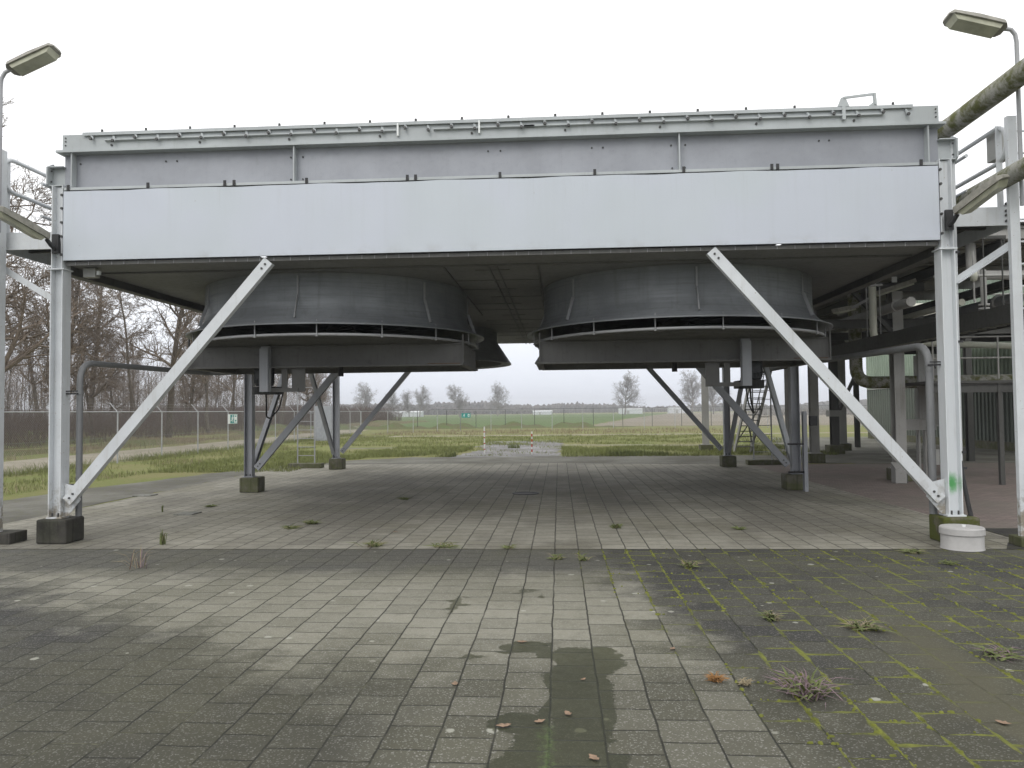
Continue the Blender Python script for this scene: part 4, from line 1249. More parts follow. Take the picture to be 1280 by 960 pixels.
def ladder(x0, x1, y, z1, label):
    l = empty('fixed_ladder', ((x0+x1)/2, y, 0), label, 'ladder')
    for x in (x0, x1): MB().bar((x, y, .16), (x, y, z1), .042, .016, up=(0,1,0)).build('side_rail', M['galv'], l)
    m = MB(); z = .42
    while z < z1: m.cyl((x0, y, z), (x1, y, z), .011, 8); z += .29
    m.build_each('rung', M['galv'], l)
ladder(-8.92, -8.33, 25.72, 4.5, 'pale grey ladder on a slab beyond the left middle leg')
ladder(6.42, 7.01, 25.9, 4.5, 'pale grey ladder on a slab between the stairs and the right middle leg')
o = own(MB().box(-9.2, -8.05, 25.55, 25.9, .001, .16).build('ladder_plinth', M['foot'], None, .01)); tag(o, 'flat concrete plinth under the pale ladder on the left', 'plinth')
o = own(MB().box(6.18, 7.36, 25.72, 26.06, .001, .16).build('ladder_plinth', M['foot'], None, .01)); tag(o, 'flat concrete plinth under the pale ladder near the stairs', 'plinth')
# covers and lids let into the ground
e = empty('manhole_cover', (-.77, 17.3, 0), 'sunken dark manhole cover in the middle of the dry paving', 'manhole')
MB().lathe((-.77, 17.3, 0), [(.30,.0),(.31,.012),(.25,.014),(.24,.004)], 32).build('rim', M['dark'], e)
MB().lathe((-.77, 17.3, 0), [(.24,.004),(.001,.004)], 32).build('lid', M['black'], e)
for x, y, w, d, lb in ((-9.55, 17.2, .42, .35, 'pale flat cover plate lying left of the dry paving, farther one'), (-6.95, 14.0, .35, .4, 'pale flat cover plate near the front left leg'), (10.1, 21.0, .8, .5, 'pale flat cover plate on the red brick paving')):
    o = own(MB().box(x-w/2, x+w/2, y-d/2, y+d/2, -.002, .02).build('cover_plate', M['slabc'], None)); tag(o, lb, 'cover')

# red and white marker posts on the old slab
for x, y, lb in ((-3.24, 33.1, 'left one of two red and white marker posts by the old slab'), (-1.18, 32.9, 'right one of two red and white marker posts by the old slab')):
    e = empty('marker_post', (x, y, 0), lb, 'marker post', 'marker posts at the old slab')
    m = MB(); r_ = MB()
    z = 0
    for k in range(9):
        hb = (.20 if k % 2 == 0 else .05) if x < -2 else (.10 if k % 2 == 0 else .12)
        (r_ if k % 2 else m).cyl((x, y, z), (x, y, z+hb), .03, 10); z += hb
    m.build_each('white_band', M['markwhite'], e); r_.build_each('red_band', M['red'], e)

# ------------------------------------------------------------------ fences
def chain_fence(name, pts, post, wire, label, h=2.0, spacing=3.2, arms=0, mesh=.09, wr=.0022):
    p0 = pts[0]
    e = empty(name, (*p0, 0), label, 'fence')
    for a, b_ in zip(pts, pts[1:]):
        a = Vector((*a, 0)); b_ = Vector((*b_, 0)); L = (b_-a).length; d = (b_-a)/L
        nrm = Vector((-d.y, d.x, 0))
        n = max(1, round(L/spacing))
        me = None
        for k in range(n+1):
            p = a+d*L*k/n
            m = MB().cyl((0,0,-.02), (0,0,h+.02), .030, 8)
            if arms: m.tube([(0,0,h-.02), (nrm.x*.33*arms, nrm.y*.33*arms, h+.36)], .018, 6)
            if me is None:
                o = m.build('fence_post', M[post], None); me = o.data
            else:
                o = link_mesh('fence_post', me, None)
            o.parent = e; o.location = p-Vector((*p0, 0))
        w = MB(); w.cyl(a+Vector((0,0,h)), b_+Vector((0,0,h)), .022, 6)
        w.build('top_rail', M[post], e)
        # woven diagonals
        vs = []; fs = []
        W, H_ = L, h-.06
        def stick(s0, z0, s1, z1, r):
            i = len(vs)
            A = a+d*s0+Vector((0,0,z0+.03)); B = a+d*s1+Vector((0,0,z1+.03))
            dd = (B-A).normalized(); sd = dd.cross(nrm).normalized()
            for c_ in (A, B):
                vs.extend([tuple(c_+nrm*r), tuple(c_-nrm*.5*r+sd*.87*r), tuple(c_-nrm*.5*r-sd*.87*r)])
            fs.extend([(i,i+1,i+4,i+3),(i+1,i+2,i+5,i+4),(i+2,i,i+3,i+5)])
        s_ = -H_
        while s_ < W:
            x0, x1 = max(0, s_), min(W, s_+H_)
            if x1-x0 > .02:
                stick(x0, x0-s_, x1, x1-s_, wr); stick(x0, H_-(x0-s_), x1, H_-(x1-s_), wr)
            s_ += mesh
        for z in (.0, h*.5-.03): stick(0, z, W, z, .004)
        if arms:
            for q in (.34, .67, 1.0):
                i = Vector(nrm)*.33*arms*q
                A = a+i; stickz = h-.05+.38*q
                o_ = len(vs)
                for c_ in (a+i+Vector((0,0,stickz)), b_+i+Vector((0,0,stickz))):
                    vs.extend([tuple(c_+Vector((0,0,.004))), tuple(c_+Vector((0,0,-.002))+nrm*.004), tuple(c_+Vector((0,0,-.002))-nrm*.004)])
                fs.extend([(o_,o_+1,o_+4,o_+3),(o_+1,o_+2,o_+5,o_+4),(o_+2,o_,o_+3,o_+5)])
        MB().add(vs, fs).build('wire_mesh', M[wire], e)
    return e
chain_fence('chain_link_fence', [(-17.3, 9.0), (-17.3, 66.0)], 'fencepost', 'wire', 'silver chain link fence with slanted arms, running along the dirt road on the left', 2.0, 3.35, 1)
chain_fence('chain_link_fence', [(-17.3, 66.2), (-9.5, 73.5), (64, 76.5)], 'fencepost', 'wire', 'silver chain link fence across the far side of the grass', 2.0, 2.95, 0, .14, .0025)
chain_fence('wire_fence', [(-60, 92), (-16, 86), (70, 90)], 'darkpost', 'darkpost', 'thin dark wire fence behind the silver one, before the crop field', 2.1, 3.3, 0, .35, .003)

# emergency exit signs on the fences
def exit_sign(x, y, z, w, h, face, label):
    e = empty('exit_sign', (x, y, z), label, 'sign', 'teal exit signs on the fences')
    # built in the sign's own plane: a runs to the reader's right
    ax = Vector((0,1,0)) if face == 'x' else Vector((1,0,0))
    nr = Vector((1,0,0)) if face == 'x' else Vector((0,-1,0))
    c = Vector((x, y, z+h/2))
    def plate(a0, a1, z0, z1, d0, d1):
        vs = []
        for dd in (d0, d1):
            for a_, b_ in ((a0,z0),(a1,z0),(a1,z1),(a0,z1)): vs.append(c+ax*a_*w/2+Vector((0,0,1))*b_*h/2+nr*dd)
        return vs, [(3,2,1,0),(4,5,6,7),(0,1,5,4),(1,2,6,5),(2,3,7,6),(3,0,4,7)]
    MB().add(*plate(-1,1,-1,1,0,.012)).build('backing', M['signwhite'] if face == 'x' else M['teal'], e)
    if face == 'x':
        MB().add(*plate(-.55,.95,-.92,.92,.0125,.018)).build('teal_field', M['teal'], e)
    m = MB()
    d0, d1 = .0185, .023
    m.add(*plate(.25,.88,-.80,.85,d0,d1)) if face == 'x' else m.add(*plate(.42,.80,-.55,.62,d0,d1))
    def poly(pts):
        vs = [c+ax*a_*w/2+Vector((0,0,1))*b_*h/2+nr*dd for dd in (d0, d1) for a_, b_ in pts]
        n_ = len(pts)
        m.add(vs, [tuple(range(n_-1,-1,-1)), tuple(range(n_, 2*n_))]+[(i, (i+1) % n_, (i+1) % n_+n_, i+n_) for i in range(n_)])
    k_ = .55 if face == 'x' else .42
    o_ = -.12 if face == 'x' else -.42
    P_ = lambda L: poly([(o_+a_*k_, b_) for a_, b_ in L])
    P_([(.0,.50),(.22,.50),(.26,.66),(.18,.82),(.02,.80),(-.06,.64)])                       # head
    P_([(-.42,.18),(-.10,.46),(.16,.42),(.34,.12),(.62,.22),(.60,.34),(.36,.30),(.10,.05),(.28,-.18),(.20,-.72),(.04,-.70),(.06,-.26),(-.16,-.12),(-.30,-.42),(-.72,-.46),(-.72,-.32),(-.40,-.26),(-.22,.12),(-.16,.26),(-.34,.10)])
    if face == 'y': poly([(.34,.06),(.34,-.06),(.40,-.06),(.40,.06)])
    m.build('pictogram', M['signwhite'], e)
    m = MB()
    if face == 'x':
        m.add(*plate(.42,.72,-.55,-.2,.0235,.026)); m.add(*plate(.42,.72,.45,.7,.0235,.026))
    else:
        m.add(*plate(.52,.72,-.30,.30,.0235,.026))
    m.build('doorway', M['teal'], e)
exit_sign(-17.24, 39.6, 1.36, 1.15, .50, 'x', 'square teal exit sign with a white border on the left chain link fence')
exit_sign(-8.95, 73.44, 1.30, .86, .42, 'y', 'small teal exit sign on the far fence, below the distant trees')

# service cabinet behind the fence corner and white sheds on the horizon
e = empty('utility_cabinet', (-15.9, 51.2, 0), 'tall blue grey utility cabinet on the grass behind the left pale ladder', 'cabinet')
MB().box(-16.55, -15.3, 50.9, 51.9, 0, 2.35).build('cabinet_body', M['cabinet'], e, .02)
MB().box(-16.5, -15.95, 50.88, 50.899, .15, 2.2).box(-15.9, -15.35, 50.88, 50.899, .15, 2.2).build_each('door', M['cabinet'], e)
for (x, y, w, d, h, lb) in ((-66.3, 330, 14, 7, 2.6, 'long low white shed on the horizon behind the avenue trees, farthest left'), (-8.5, 400, 10, 7, 2.2, 'small white shed on the horizon left of the single round tree'),
                            (35, 380, 11, 8, 3.0, 'white shed on the horizon directly behind the single round tree'), (60, 390, 10, 8, 3.2, 'white shed on the horizon left of the twin trees by the right leg')):
    e = empty('white_shed', (x, y, 0), lb, 'shed')
    MB().box(x-w/2, x+w/2, y-d/2, y+d/2, 0, h*.72).build('shed_wall', M['shedwhite'], e)
    m = MB(); m.add([(x-w/2-.2,y-d/2-.2,h*.722),(x+w/2+.2,y-d/2-.2,h*.722),(x+w/2+.2,y+d/2+.2,h*.722),(x-w/2-.2,y+d/2+.2,h*.722),(x-w/2-.2,y,h),(x+w/2+.2,y,h)],
                    [(0,1,5,4),(2,3,4,5),(0,4,3),(1,2,5),(0,3,2,1)])
    m.build('shed_roof', M['shedwhite'], e)
    MB().box(x-w*.2, x-w*.08, y-d/2-.06, y-d/2-.003, 0, h*.55).build('shed_door', M['cabgrey'], e)

# ------------------------------------------------------------------ vegetation
def sticks_mesh(name, A, B, RA, RB, n=3):
    """many tapered n-sided tubes from arrays of end points and radii, one mesh"""
    A = np.asarray(A, float); B = np.asarray(B, float); RA = np.asarray(RA, float); RB = np.asarray(RB, float)
    k = len(A)
    d = B-A; L = np.linalg.norm(d, axis=1, keepdims=True); L[L == 0] = 1; d = d/L
    ref = np.where(np.abs(d[:, 2:3]) < .9, np.array([[0,0,1.]]), np.array([[1.,0,0]]))
    s = np.cross(d, ref); s /= np.linalg.norm(s, axis=1, keepdims=True)
    u = np.cross(d, s)
    V = np.zeros((k, 2, n, 3))
    for j in range(n):
        a = 2*math.pi*j/n
        o = s*math.cos(a)+u*math.sin(a)
        V[:, 0, j] = A+o*RA[:, None]; V[:, 1, j] = B+o*RB[:, None]
    base = (np.arange(k)*2*n)[:, None, None]
    j = np.arange(n)
    F = np.stack([j, (j+1) % n, n+(j+1) % n, n+j], axis=1)[None]+base
    me = bpy.data.meshes.new(name)
    me.vertices.add(k*2*n); me.vertices.foreach_set('co', V.ravel())
    nf = k*n
    me.loops.add(nf*4); me.loops.foreach_set('vertex_index', F.ravel().astype(np.int32))
    me.polygons.add(nf)
    me.polygons.foreach_set('loop_start', np.arange(nf, dtype=np.int32)*4)
    me.polygons.foreach_set('use_smooth', np.ones(nf, bool))
    me.update(calc_edges=True)
    return me

def tree_segments(seed, H, r0, first, spread, nmain, fine, droop=0.0, tmin=.008, levels=4):
    rg = random.Random(seed)
    segs = []      # (p, q, rp, rq, level)
    def grow(p, d, L, r, lev):
        ns = (9, 6, 4, 3, 2)[lev]
        pts = [(p, r)]
        step = L/ns
        for i in range(ns):
            wob = (.07, .20, .26, .30, .3)[lev]
            d = Vector((d.x+rg.gauss(0, wob), d.y+rg.gauss(0, wob), d.z+rg.gauss(0, wob*.7)+(.07 if lev in (1, 2) else 0)-droop*(lev > 2)))
            d.normalize()
            q = p+d*step
            rq = max(tmin, r*(1-.80*(i+1)/ns) if lev else r0*(1-.72*(i+1)/ns))
            rp = pts[-1][1]
            segs.append((p, q, rp, rq, lev))
            pts.append((q, rq))
            p = q
            if lev < levels:
                frac = (i+1)/ns
                if lev == 0:
                    if frac < first: continue
                    nc = nmain
                else:
                    nc = fine[lev-1]
                    nc = int(nc)+(rg.random() < nc-int(nc))
                for _ in range(nc):
                    ang = rg.uniform(*((.65, 1.15) if lev == 0 else (.45, 1.0)))
                    az = rg.uniform(0, 2*math.pi)
                    a = Vector((0,0,1)) if abs(d.z) < .95 else Vector((1,0,0))
                    s = d.cross(a).normalized(); u = s.cross(d)
                    nd = d*math.cos(ang)+(s*math.cos(az)+u*math.sin(az))*math.sin(ang)
                    if lev == 0:
                        cl = H*spread*(1.0-.55*frac)*rg.uniform(.75, 1.15)
                    else:
                        cl = L*rg.uniform(.38, .68)*(1.05-.45*frac)
                    grow(p, nd, cl, max(tmin, rq*rg.uniform(.55, .75)), lev+1)
    grow(Vector((0,0,-.05)), Vector((rg.gauss(0,.03), rg.gauss(0,.03), 1)), H, r0, 0)
    return segs

def tree_meshes(seed, **kw):
    segs = tree_segments(seed, **kw)
    big = [s for s in segs if s[4] == 0]; sm = [s for s in segs if s[4] > 0]
    f = lambda L: ([s[0][:] for s in L], [s[1][:] for s in L], [s[2] for s in L], [s[3] for s in L])
    return sticks_mesh('trunk', *f(big), n=8), sticks_mesh('crown', *f(sm), n=3)

def plant_tree(var, x, y, z, sc, rz, label, bark, twig, group, name='bare_tree'):
    e = empty(name, (x, y, z), label, 'tree', group, rz)
    e.scale = (sc, sc, sc)
    for me, mt in zip(var, (bark, twig)):
        if not me.materials: me.materials.append(mt)
        o = bpy.data.objects.new(me.name.split('.')[0], me); COL.objects.link(o); o.parent = e
    return e

WOOD = [tree_meshes(s, H=h, r0=r, first=f, spread=sp, nmain=nm, fine=(1.6, 1.7, 1.8), tmin=.011) for s, h, r, f, sp, nm in
        ((3, 16, .30, .22, .36, 3), (5, 15, .19, .30, .27, 3), (8, 17, .26, .28, .32, 3), (13, 14, .14, .35, .22, 2), (21, 13, .22, .20, .36, 3))]
AVENUE = [tree_meshes(s, H=10.8, r0=.26, first=.22, spread=.56, nmain=4, fine=(1.7, 1.6, 1.5), tmin=.0095) for s in (31, 37, 41)]
rg = random.Random(5)
g = 'bare woodland trees beyond the dirt road'
lw = 'bare brown woodland tree beyond the dirt road, among many like it'
wood = [(0, -27.2, 35.0, 1.0, .4, 'big bare tree with heavy low limbs at the far left edge behind the walkway'),
        (2, -31.5, 39.5, .95, 2.0, 'tall bare tree with a thick trunk just left of the front left leg'),
        (4, -33.0, 49.0, 1.0, 1.2, 'spreading bare tree right of the front left leg, above the grey conduit bend'),
        (2, -28.0, 53.5, .92, 4.4, 'bare tree right behind the left front brace, its crown touching the fan ring')]
for v_, x, y, s_, rz, lb in wood: plant_tree(WOOD[v_], x, y, .2, s_, rz, lb, M['bark'], M['twig'], g)
spots = [(-34, 33, 0), (-39, 37, 1), (-37, 45, 3), (-41, 52, 2), (-36, 55, 3), (-45, 48, 4), (-38, 61, 1), (-33.5, 60, 3), (-31, 66, 1), (-42, 66, 0),
         (-36, 72, 4), (-32.5, 77, 3), (-50, 72, 2), (-38, 85, 1), (-34, 92, 2), (-52, 85, 4), (-46, 93, 1), (-41, 101, 3), (-37, 110, 0),
         (-56, 98, 1), (-45, 120, 3), (-41, 128, 4), (-58, 125, 1), (-52, 138, 3), (-47, 146, 1)]
for i, (x, y, v_) in enumerate(spots):
    plant_tree(WOOD[v_], x+rg.uniform(-.8, .8), y+rg.uniform(-1, 1), .3, rg.uniform(.75, 1.0), rg.uniform(0, 6.28), lw, M['bark'], M['twig'], g)

# avenue trees far across the field
ga = 'avenue trees on the horizon'
av = [(-66.5, 262, .95, 'pale bare avenue tree just right of the back left leg'), (-66, 300, .78, 'smaller avenue tree partly behind the back left leg tree'),
      (-59, 300, .80, 'avenue tree left of the slanted back brace'), (-53.5, 292, .93, 'avenue tree directly left of the long white shed'),
      (-38.8, 298, .98, 'avenue tree above the right end of the long white shed'), (-24.2, 302, 1.0, 'rightmost avenue tree of the left row, near the exit sign'),
      (-83, 220, 1.05, 'avenue tree seen left of the back left leg beneath the fan'), (-76, 235, .9, 'slim avenue tree seen under the left fan motor'),
      (23.8, 280, 1.16, 'single round bare tree in the middle of the right field'), (48.0, 280, 1.22, 'round bare tree just left of the back right leg'),
      (57.5, 290, 1.12, 'round bare tree half hidden by the back right leg')]
av[4] = (-38.8, 298, .98, 'avenue tree left of the exit sign on the far fence'); av[5] = (-24.2, 302, 1.0, 'rightmost avenue tree of the left row, right of the exit sign')
for i, (x, y, s_, lb) in enumerate(av):
    plant_tree(AVENUE[i % 3], x, y, 0, s_, i*1.3, lb, M['fartwig'], M['fartwig'], ga)

# far-off masses that read as one
def thicket(name, n, x0, x1, y0, y1, hmin, hmax, r, mat, lean=.35, zf=lambda x, y: 0.0, keep=None):
    x = RNG.uniform(x0, x1, n); y = RNG.uniform(y0, y1, n)
    if keep is not None:
        k = keep(x, y); x, y = x[k], y[k]; n = len(x)
    h = RNG.uniform(hmin, hmax, n)
    z = np.array([zf(a, b) for a, b in zip(x, y)])
    A = np.stack([x, y, z], 1)
    B = A+np.stack([RNG.normal(0, lean, n)*h, RNG.normal(0, lean, n)*h, h], 1)
    # each stem forks once
    C = A+(B-A)*RNG.uniform(.3, .7, (n, 1)); D = C+np.stack([RNG.normal(0, .5, n)*h*.6, RNG.normal(0, .5, n)*h*.6, h*RNG.uniform(.2, .55, n)], 1)
    rr = RNG.uniform(.6, 1.3, n)*r
    me = sticks_mesh(name, np.concatenate([A, C]), np.concatenate([B, D]), np.concatenate([rr, rr*.7]), np.concatenate([rr*.35, rr*.25]), 3)
    return tag(link_mesh(name, me, mat), kind='stuff')
thicket('undergrowth', 22000, -75, -30.5, 26, 125, .5, 2.6, .016, M['thicket'], .3, keep=lambda x, y: (x < -30.3-(y-26)*.045))
thicket('undergrowth', 9000, -62, -34, 100, 165, .8, 3.4, .03, M['thicket'], .25)
thicket('far_wood', 1500, -120, -48, 60, 210, 5, 13, .045, M['bark'], .06, keep=lambda x, y: x < -46-(y-60)*.10)
thicket('far_wood_twigs', 6500, -120, -46, 60, 210, 2, 6, .018, M['twig'], .35, zf=lambda x, y: RNG.uniform(1, 8), keep=lambda x, y: x < -45-(y-60)*.10)
# tree line at the horizon: a long uneven mass of crowns
def far_line(name, x0, x1, y, h, seed, d):
    rg_ = np.random.default_rng(seed)
    n = 900
    xs = np.linspace(x0, x1, n)
    top = h*(.75+.25*np.sin(xs*.013+seed)+.12*np.sin(xs*.06)+rg_.normal(0, .07, n))
    top = np.maximum(top, 1.2)
    vs = []; 
    for i in range(n):
        for dy, f_ in ((0, 0), (.1*d, .75), (.4*d, 1), (.8*d, .85), (d, 0)):
            vs.append((xs[i]+rg_.normal(0, .3), y+dy+rg_.normal(0, 1.0), f_*top[i]*(1+rg_.normal(0, .06))))
    fs = [(i*5+k, (i+1)*5+k, (i+1)*5+k+1, i*5+k+1) for i in range(n-1) for k in range(4)]
    return tag(MB().add(vs, fs).build(name, mat_ground(name+'_mat', (.07,.065,.055), (.10,.085,.07), (.05,.055,.04), .08, .5, 2), None), kind='stuff')
far_line('far_treeline', -420, 500, 640, 9.5, 3, 30)
far_line('far_treeline', -420, -10, 520, 7.5, 5, 25)
tag(thicket('far_hedge', 2600, 55, 120, 205, 235, .8, 2.2, .05, M['fartwig'], .3), kind='stuff')

def blades_mesh(name, P0, h, w, lean, mat):
    """single bent grass blades, two triangles thick"""
    n = len(P0)
    az = RNG.uniform(0, 2*math.pi, n); la = RNG.uniform(0, 2*math.pi, n)
    s = np.stack([np.cos(az), np.sin(az), np.zeros(n)], 1)*w[:, None]
    l = np.stack([np.cos(la)*lean, np.sin(la)*lean, np.ones(n)], 1)*h[:, None]
    V = np.zeros((n, 5, 3))
    V[:, 0] = P0-s; V[:, 1] = P0+s
    mid = P0+l*np.array([.35, .35, .6])
    V[:, 2] = mid+s*.7; V[:, 3] = mid-s*.7; V[:, 4] = P0+l
    F = []
    me = bpy.data.meshes.new(name)
    me.vertices.add(n*5); me.vertices.foreach_set('co', V.ravel())
    b = (np.arange(n)*5)[:, None]
    loops = np.concatenate([b+np.array([[0,1,2,3]]), b+np.array([[3,2,4]])], 1).ravel().astype(np.int32)
    me.loops.add(n*7); me.loops.foreach_set('vertex_index', loops)
    me.polygons.add(n*2)
    st = np.stack([np.arange(n)*7, np.arange(n)*7+4], 1).ravel().astype(np.int32)
    me.polygons.foreach_set('loop_start', st)
    me.update(calc_edges=True)
    return link_mesh(name, me, mat)

def grass_patch(name, n, sampler, hmin, hmax, w, lean=.45, mat='blade'):
    P0 = sampler(n)
    n = len(P0)
    return tag(blades_mesh(name, P0, RNG.uniform(hmin, hmax, n)*(.6+.8*RNG.random(n)), np.full(n, w), RNG.uniform(.05, lean*2, n), M[mat]), kind='stuff')
def rect(x0, x1, y0, y1, clump=0.0):
    def f(n):
        x = RNG.uniform(x0, x1, n); y = RNG.uniform(y0, y1, n)
        if clump:
            k = (np.sin(x*1.3+np.sin(y*.7)*2)+np.sin(y*1.1+np.cos(x*.9)*2)+RNG.normal(0, .7, n)) > clump
            x, y = x[k], y[k]
        return np.stack([x, y, np.full(len(x), -.01)], 1)
    return f
grass_patch('grass', 26000, rect(-17.9, -13.0, 13, 62, -.4), .05, .16, .008)
grass_patch('grass', 9000, rect(-18.1, -16.9, 13, 64, -.6), .10, .30, .008)
grass_patch('grass', 16000, rect(-13.6, -8.6, 24, 34, -.8), .05, .15, .009)
grass_patch('grass', 12000, rect(-12.6, -8.0, 30.2, 36, -.5), .06, .18, .009)
grass_patch('grass', 20000, rect(-8.5, -4.4, 31.5, 40, -.5), .06, .17, .009)
grass_patch('grass', 26000, rect(.1, 11, 31.0, 39.0, -.5), .06, .17, .009)
grass_patch('grass', 26000, rect(-14, 14, 42, 57, -.3), .06, .18, .012)
grass_patch('grass', 1500, rect(-6.6, -4.3, 31.5, 32.7, .3), .10, .28, .008, .5, 'weed')
grass_patch('grass', 1500, rect(2.0, 4.4, 31.1, 32.3, .3), .08, .26, .008, .5, 'weed')
grass_patch('dry_grass', 9000, rect(-28, -23, 20, 80, .2), .15, .45, .012, .6, 'straw')
grass_patch('dry_grass', 9000, rect(-16, 14, 60.5, 74, .2), .10, .35, .014, .5, 'straw')
grass_patch('dry_grass', 5000, rect(-18.4, -13.2, 13, 60, .9), .06, .2, .008, .6, 'straw')
grass_patch('grass', 5000, rect(-4.6, .2, 31.8, 48, .75), .04, .12, .010)
grass_patch('weeds_at_slab', 160, rect(-2.6, -2.0, 38.5, 39.2), .06, .28, .012, .5, 'weed')

# moss cushions swelling out of the joints on the dark side of the paving
vs = []; fs = []
for _ in range(3400):
    y = 3.6+6.7*RNG.random()**1.3
    x = RNG.uniform(-.2, 5.6)
    if x < .30+(9.6-y)*.2: continue
    if abs(x-2.72-(y-5.2)*.1) < .25 and y < 6.6: continue
    q = math.sin(x*2.1+1.7*math.sin(y*1.3))+math.sin(y*2.4+x)
    if q < -.35+.5*RNG.random(): continue
    if RNG.random() < .72: x = round((x+.08)/P)*P-.08+RNG.normal(0, .006)
    else:
        ci = math.floor((x+.08)/P)
        y = (round(y/P+.5*(ci % 2))-.5*(ci % 2))*P+RNG.normal(0, .010)
    rr = RNG.uniform(.006, .018); hh = rr*RNG.uniform(.25, .5)
    b = len(vs); k = 6; a0 = RNG.uniform(0, 1)
    el = RNG.uniform(.7, 1.6)
    for lv, (fr, z) in enumerate(((1, -.004), (.7, hh*.75))):
        for j in range(k):
            a = a0+2*math.pi*j/k
            vs.append((x+rr*fr*math.cos(a)*RNG.uniform(.8,1.2)/el**.5, y+rr*fr*math.sin(a)*el*RNG.uniform(.8,1.2), z))
    vs.append((x, y, hh))
    fs += [(b+j, b+(j+1)%k, b+k+(j+1)%k, b+k+j) for j in range(k)]+[(b+k+j, b+k+(j+1)%k, b+2*k) for j in range(k)]
tag(MB().add(vs, fs, True).build('moss', M['moss'], None), kind='stuff')

# weeds growing from the joints: tufts of bent stalks, each a plant of its own
def tuft(x, y, n, h, rad, mats, label, flat=.6, group='weeds growing in the paving joints', seed=0):
    e = empty('weed', (x, y, 0), label, 'weed', group)
    rg_ = random.Random(seed+int(x*100)+int(y*37))
    for nm, mt, share in mats:
        m = MB()
        for _ in range(int(n*share)):
            a = rg_.uniform(0, 6.283); L = h*rg_.uniform(.5, 1.15); rr = rad*rg_.random()**.6
            bx, by = x+rg_.gauss(0, rad*.18), y+rg_.gauss(0, rad*.18)
            tx, ty = bx+math.cos(a)*rr, by+math.sin(a)*rr
            zt = L*(1-flat*rg_.random())
            w = rg_.uniform(.0025, .005) if nm != 'leaves' else rg_.uniform(.006, .013)
            p = [Vector((bx, by, 0)), Vector(((bx*.6+tx*.4), (by*.6+ty*.4), zt*.75)), Vector((tx, ty, zt*rg_.uniform(.55, 1.1)))]
            sd = Vector((-math.sin(a), math.cos(a), 0))*w; up = Vector((0, 0, w*.8))
            vv = [p[0]-sd, p[0]+sd, p[0]+up, p[1]-sd*.9, p[1]+sd*.9, p[1]+up, p[2]]
            m.add(vv, [(0,1,4,3),(1,2,5,4),(2,0,3,5),(3,4,6),(4,5,6),(5,3,6)])
        m.build(nm, M[mt], e)
    return e
tuft(1.58, 5.13, 130, .16, .30, (('stalks', 'purple', .65), ('leaves', 'weed', .35)), 'large sprawling weed with pink grey stalks on the mossy paving', .8)
tuft(1.04, 5.37, 90, .05, .10, (('stalks', 'rust', 1),), 'small rusty orange grass tuft left of the sprawling weed', .5)
tuft(1.22, 5.30, 40, .04, .09, (('stalks', 'straw', 1),), 'small bleached tuft right of the rusty orange tuft', .6)
tuft(2.50, 6.67, 70, .08, .24, (('stalks', 'straw', .6), ('leaves', 'weed', .4)), 'flat straw coloured weed on the dirt trail of the paving', .8)
tuft(1.84, 6.92, 60, .09, .14, (('stalks', 'straw', .5), ('leaves', 'weed', .5)), 'pale green tuft halfway between the round well and the sprawling weed', .6)
tuft(1.50, 9.2, 60, .10, .18, (('stalks', 'straw', .6), ('leaves', 'weed', .4)), 'pale tuft near the paving seam in front of the right fan', .7)
tuft(3.24, 5.95, 70, .07, .22, (('stalks', 'purple', .6), ('leaves', 'weed', .4)), 'flat pinkish weed at the right edge of the paving', .8)
tuft(-4.16, 12.69, 60, .09, .20, (('leaves', 'weed', .8), ('stalks', 'straw', .2)), 'dark green weed on the dry paving below the left fan, farther of two', .6)
tuft(-4.34, 12.2, 50, .06, .22, (('leaves', 'weed', .8), ('stalks', 'straw', .2)), 'dark green weed on the dry paving below the left fan, nearer of two', .7)
tuft(-5.69, 10.72, 26, .24, .08, (('leaves', 'weed', .6), ('stalks', 'straw', .4)), 'upright green weed in the paving seam right of the front left leg', .2)
tuft(-5.13, 9.06, 22, .26, .30, (('stalks', 'straw', .6), ('twigs', 'purple', .4)), 'thin dry upright weed on the grey paving front left', .25)
tuft(-7.01, 15.1, 40, .05, .2, (('leaves', 'weed', 1),), 'flat weed far back on the dry paving left of the left middle leg', .7)
tuft(-7.60, 14.3, 14, .18, .05, (('stalks', 'weed', 1),), 'single thin sprout beside the conduit of the front left leg', .2)
tuft(.87, 12.2, 60, .08, .14, (('leaves', 'weed', .9), ('stalks', 'straw', .1)), 'dark weed on the dry paving below the gap between the fans', .5)
tuft(2.75, 12.02, 40, .05, .14, (('leaves', 'weed', 1),), 'small dark weed on the dry paving below the right fan', .6)
tuft(-.71, 10.42, 40, .05, .16, (('leaves', 'weed', .6), ('stalks', 'straw', .4)), 'weed in the paving seam at the middle, left one', .6)
tuft(-.06, 9.65, 50, .07, .14, (('leaves', 'weed', .7), ('stalks', 'straw', .3)), 'weed in front of the paving seam at the middle', .6)
tuft(.26, 9.6, 50, .07, .14, (('leaves', 'weed', .6), ('stalks', 'straw', .4)), 'weed in front of the paving seam, right of the middle', .6)
tuft(-2.6, 10.6, 60, .09, .30, (('leaves', 'weed', .5), ('stalks', 'straw', .5)), 'straggling weed in the paving seam under the left fan', .6)
tuft(-1.6, 10.5, 50, .07, .30, (('leaves', 'weed', .6), ('stalks', 'straw', .4)), 'straggling weed in the paving seam between the fans', .6)
tuft(4.47, 10.1, 50, .05, .22, (('leaves', 'weed', .7), ('stalks', 'straw', .3)), 'flat weed in the seam just left of the round well', .7)
tuft(4.55, 9.35, 40, .05, .12, (('leaves', 'weed', 1),), 'small dark weed in front of the round well', .6)
tuft(-3.3, 16.2, 50, .06, .2, (('leaves', 'weed', 1),), 'flat weed deep under the left fan near the manhole', .7)

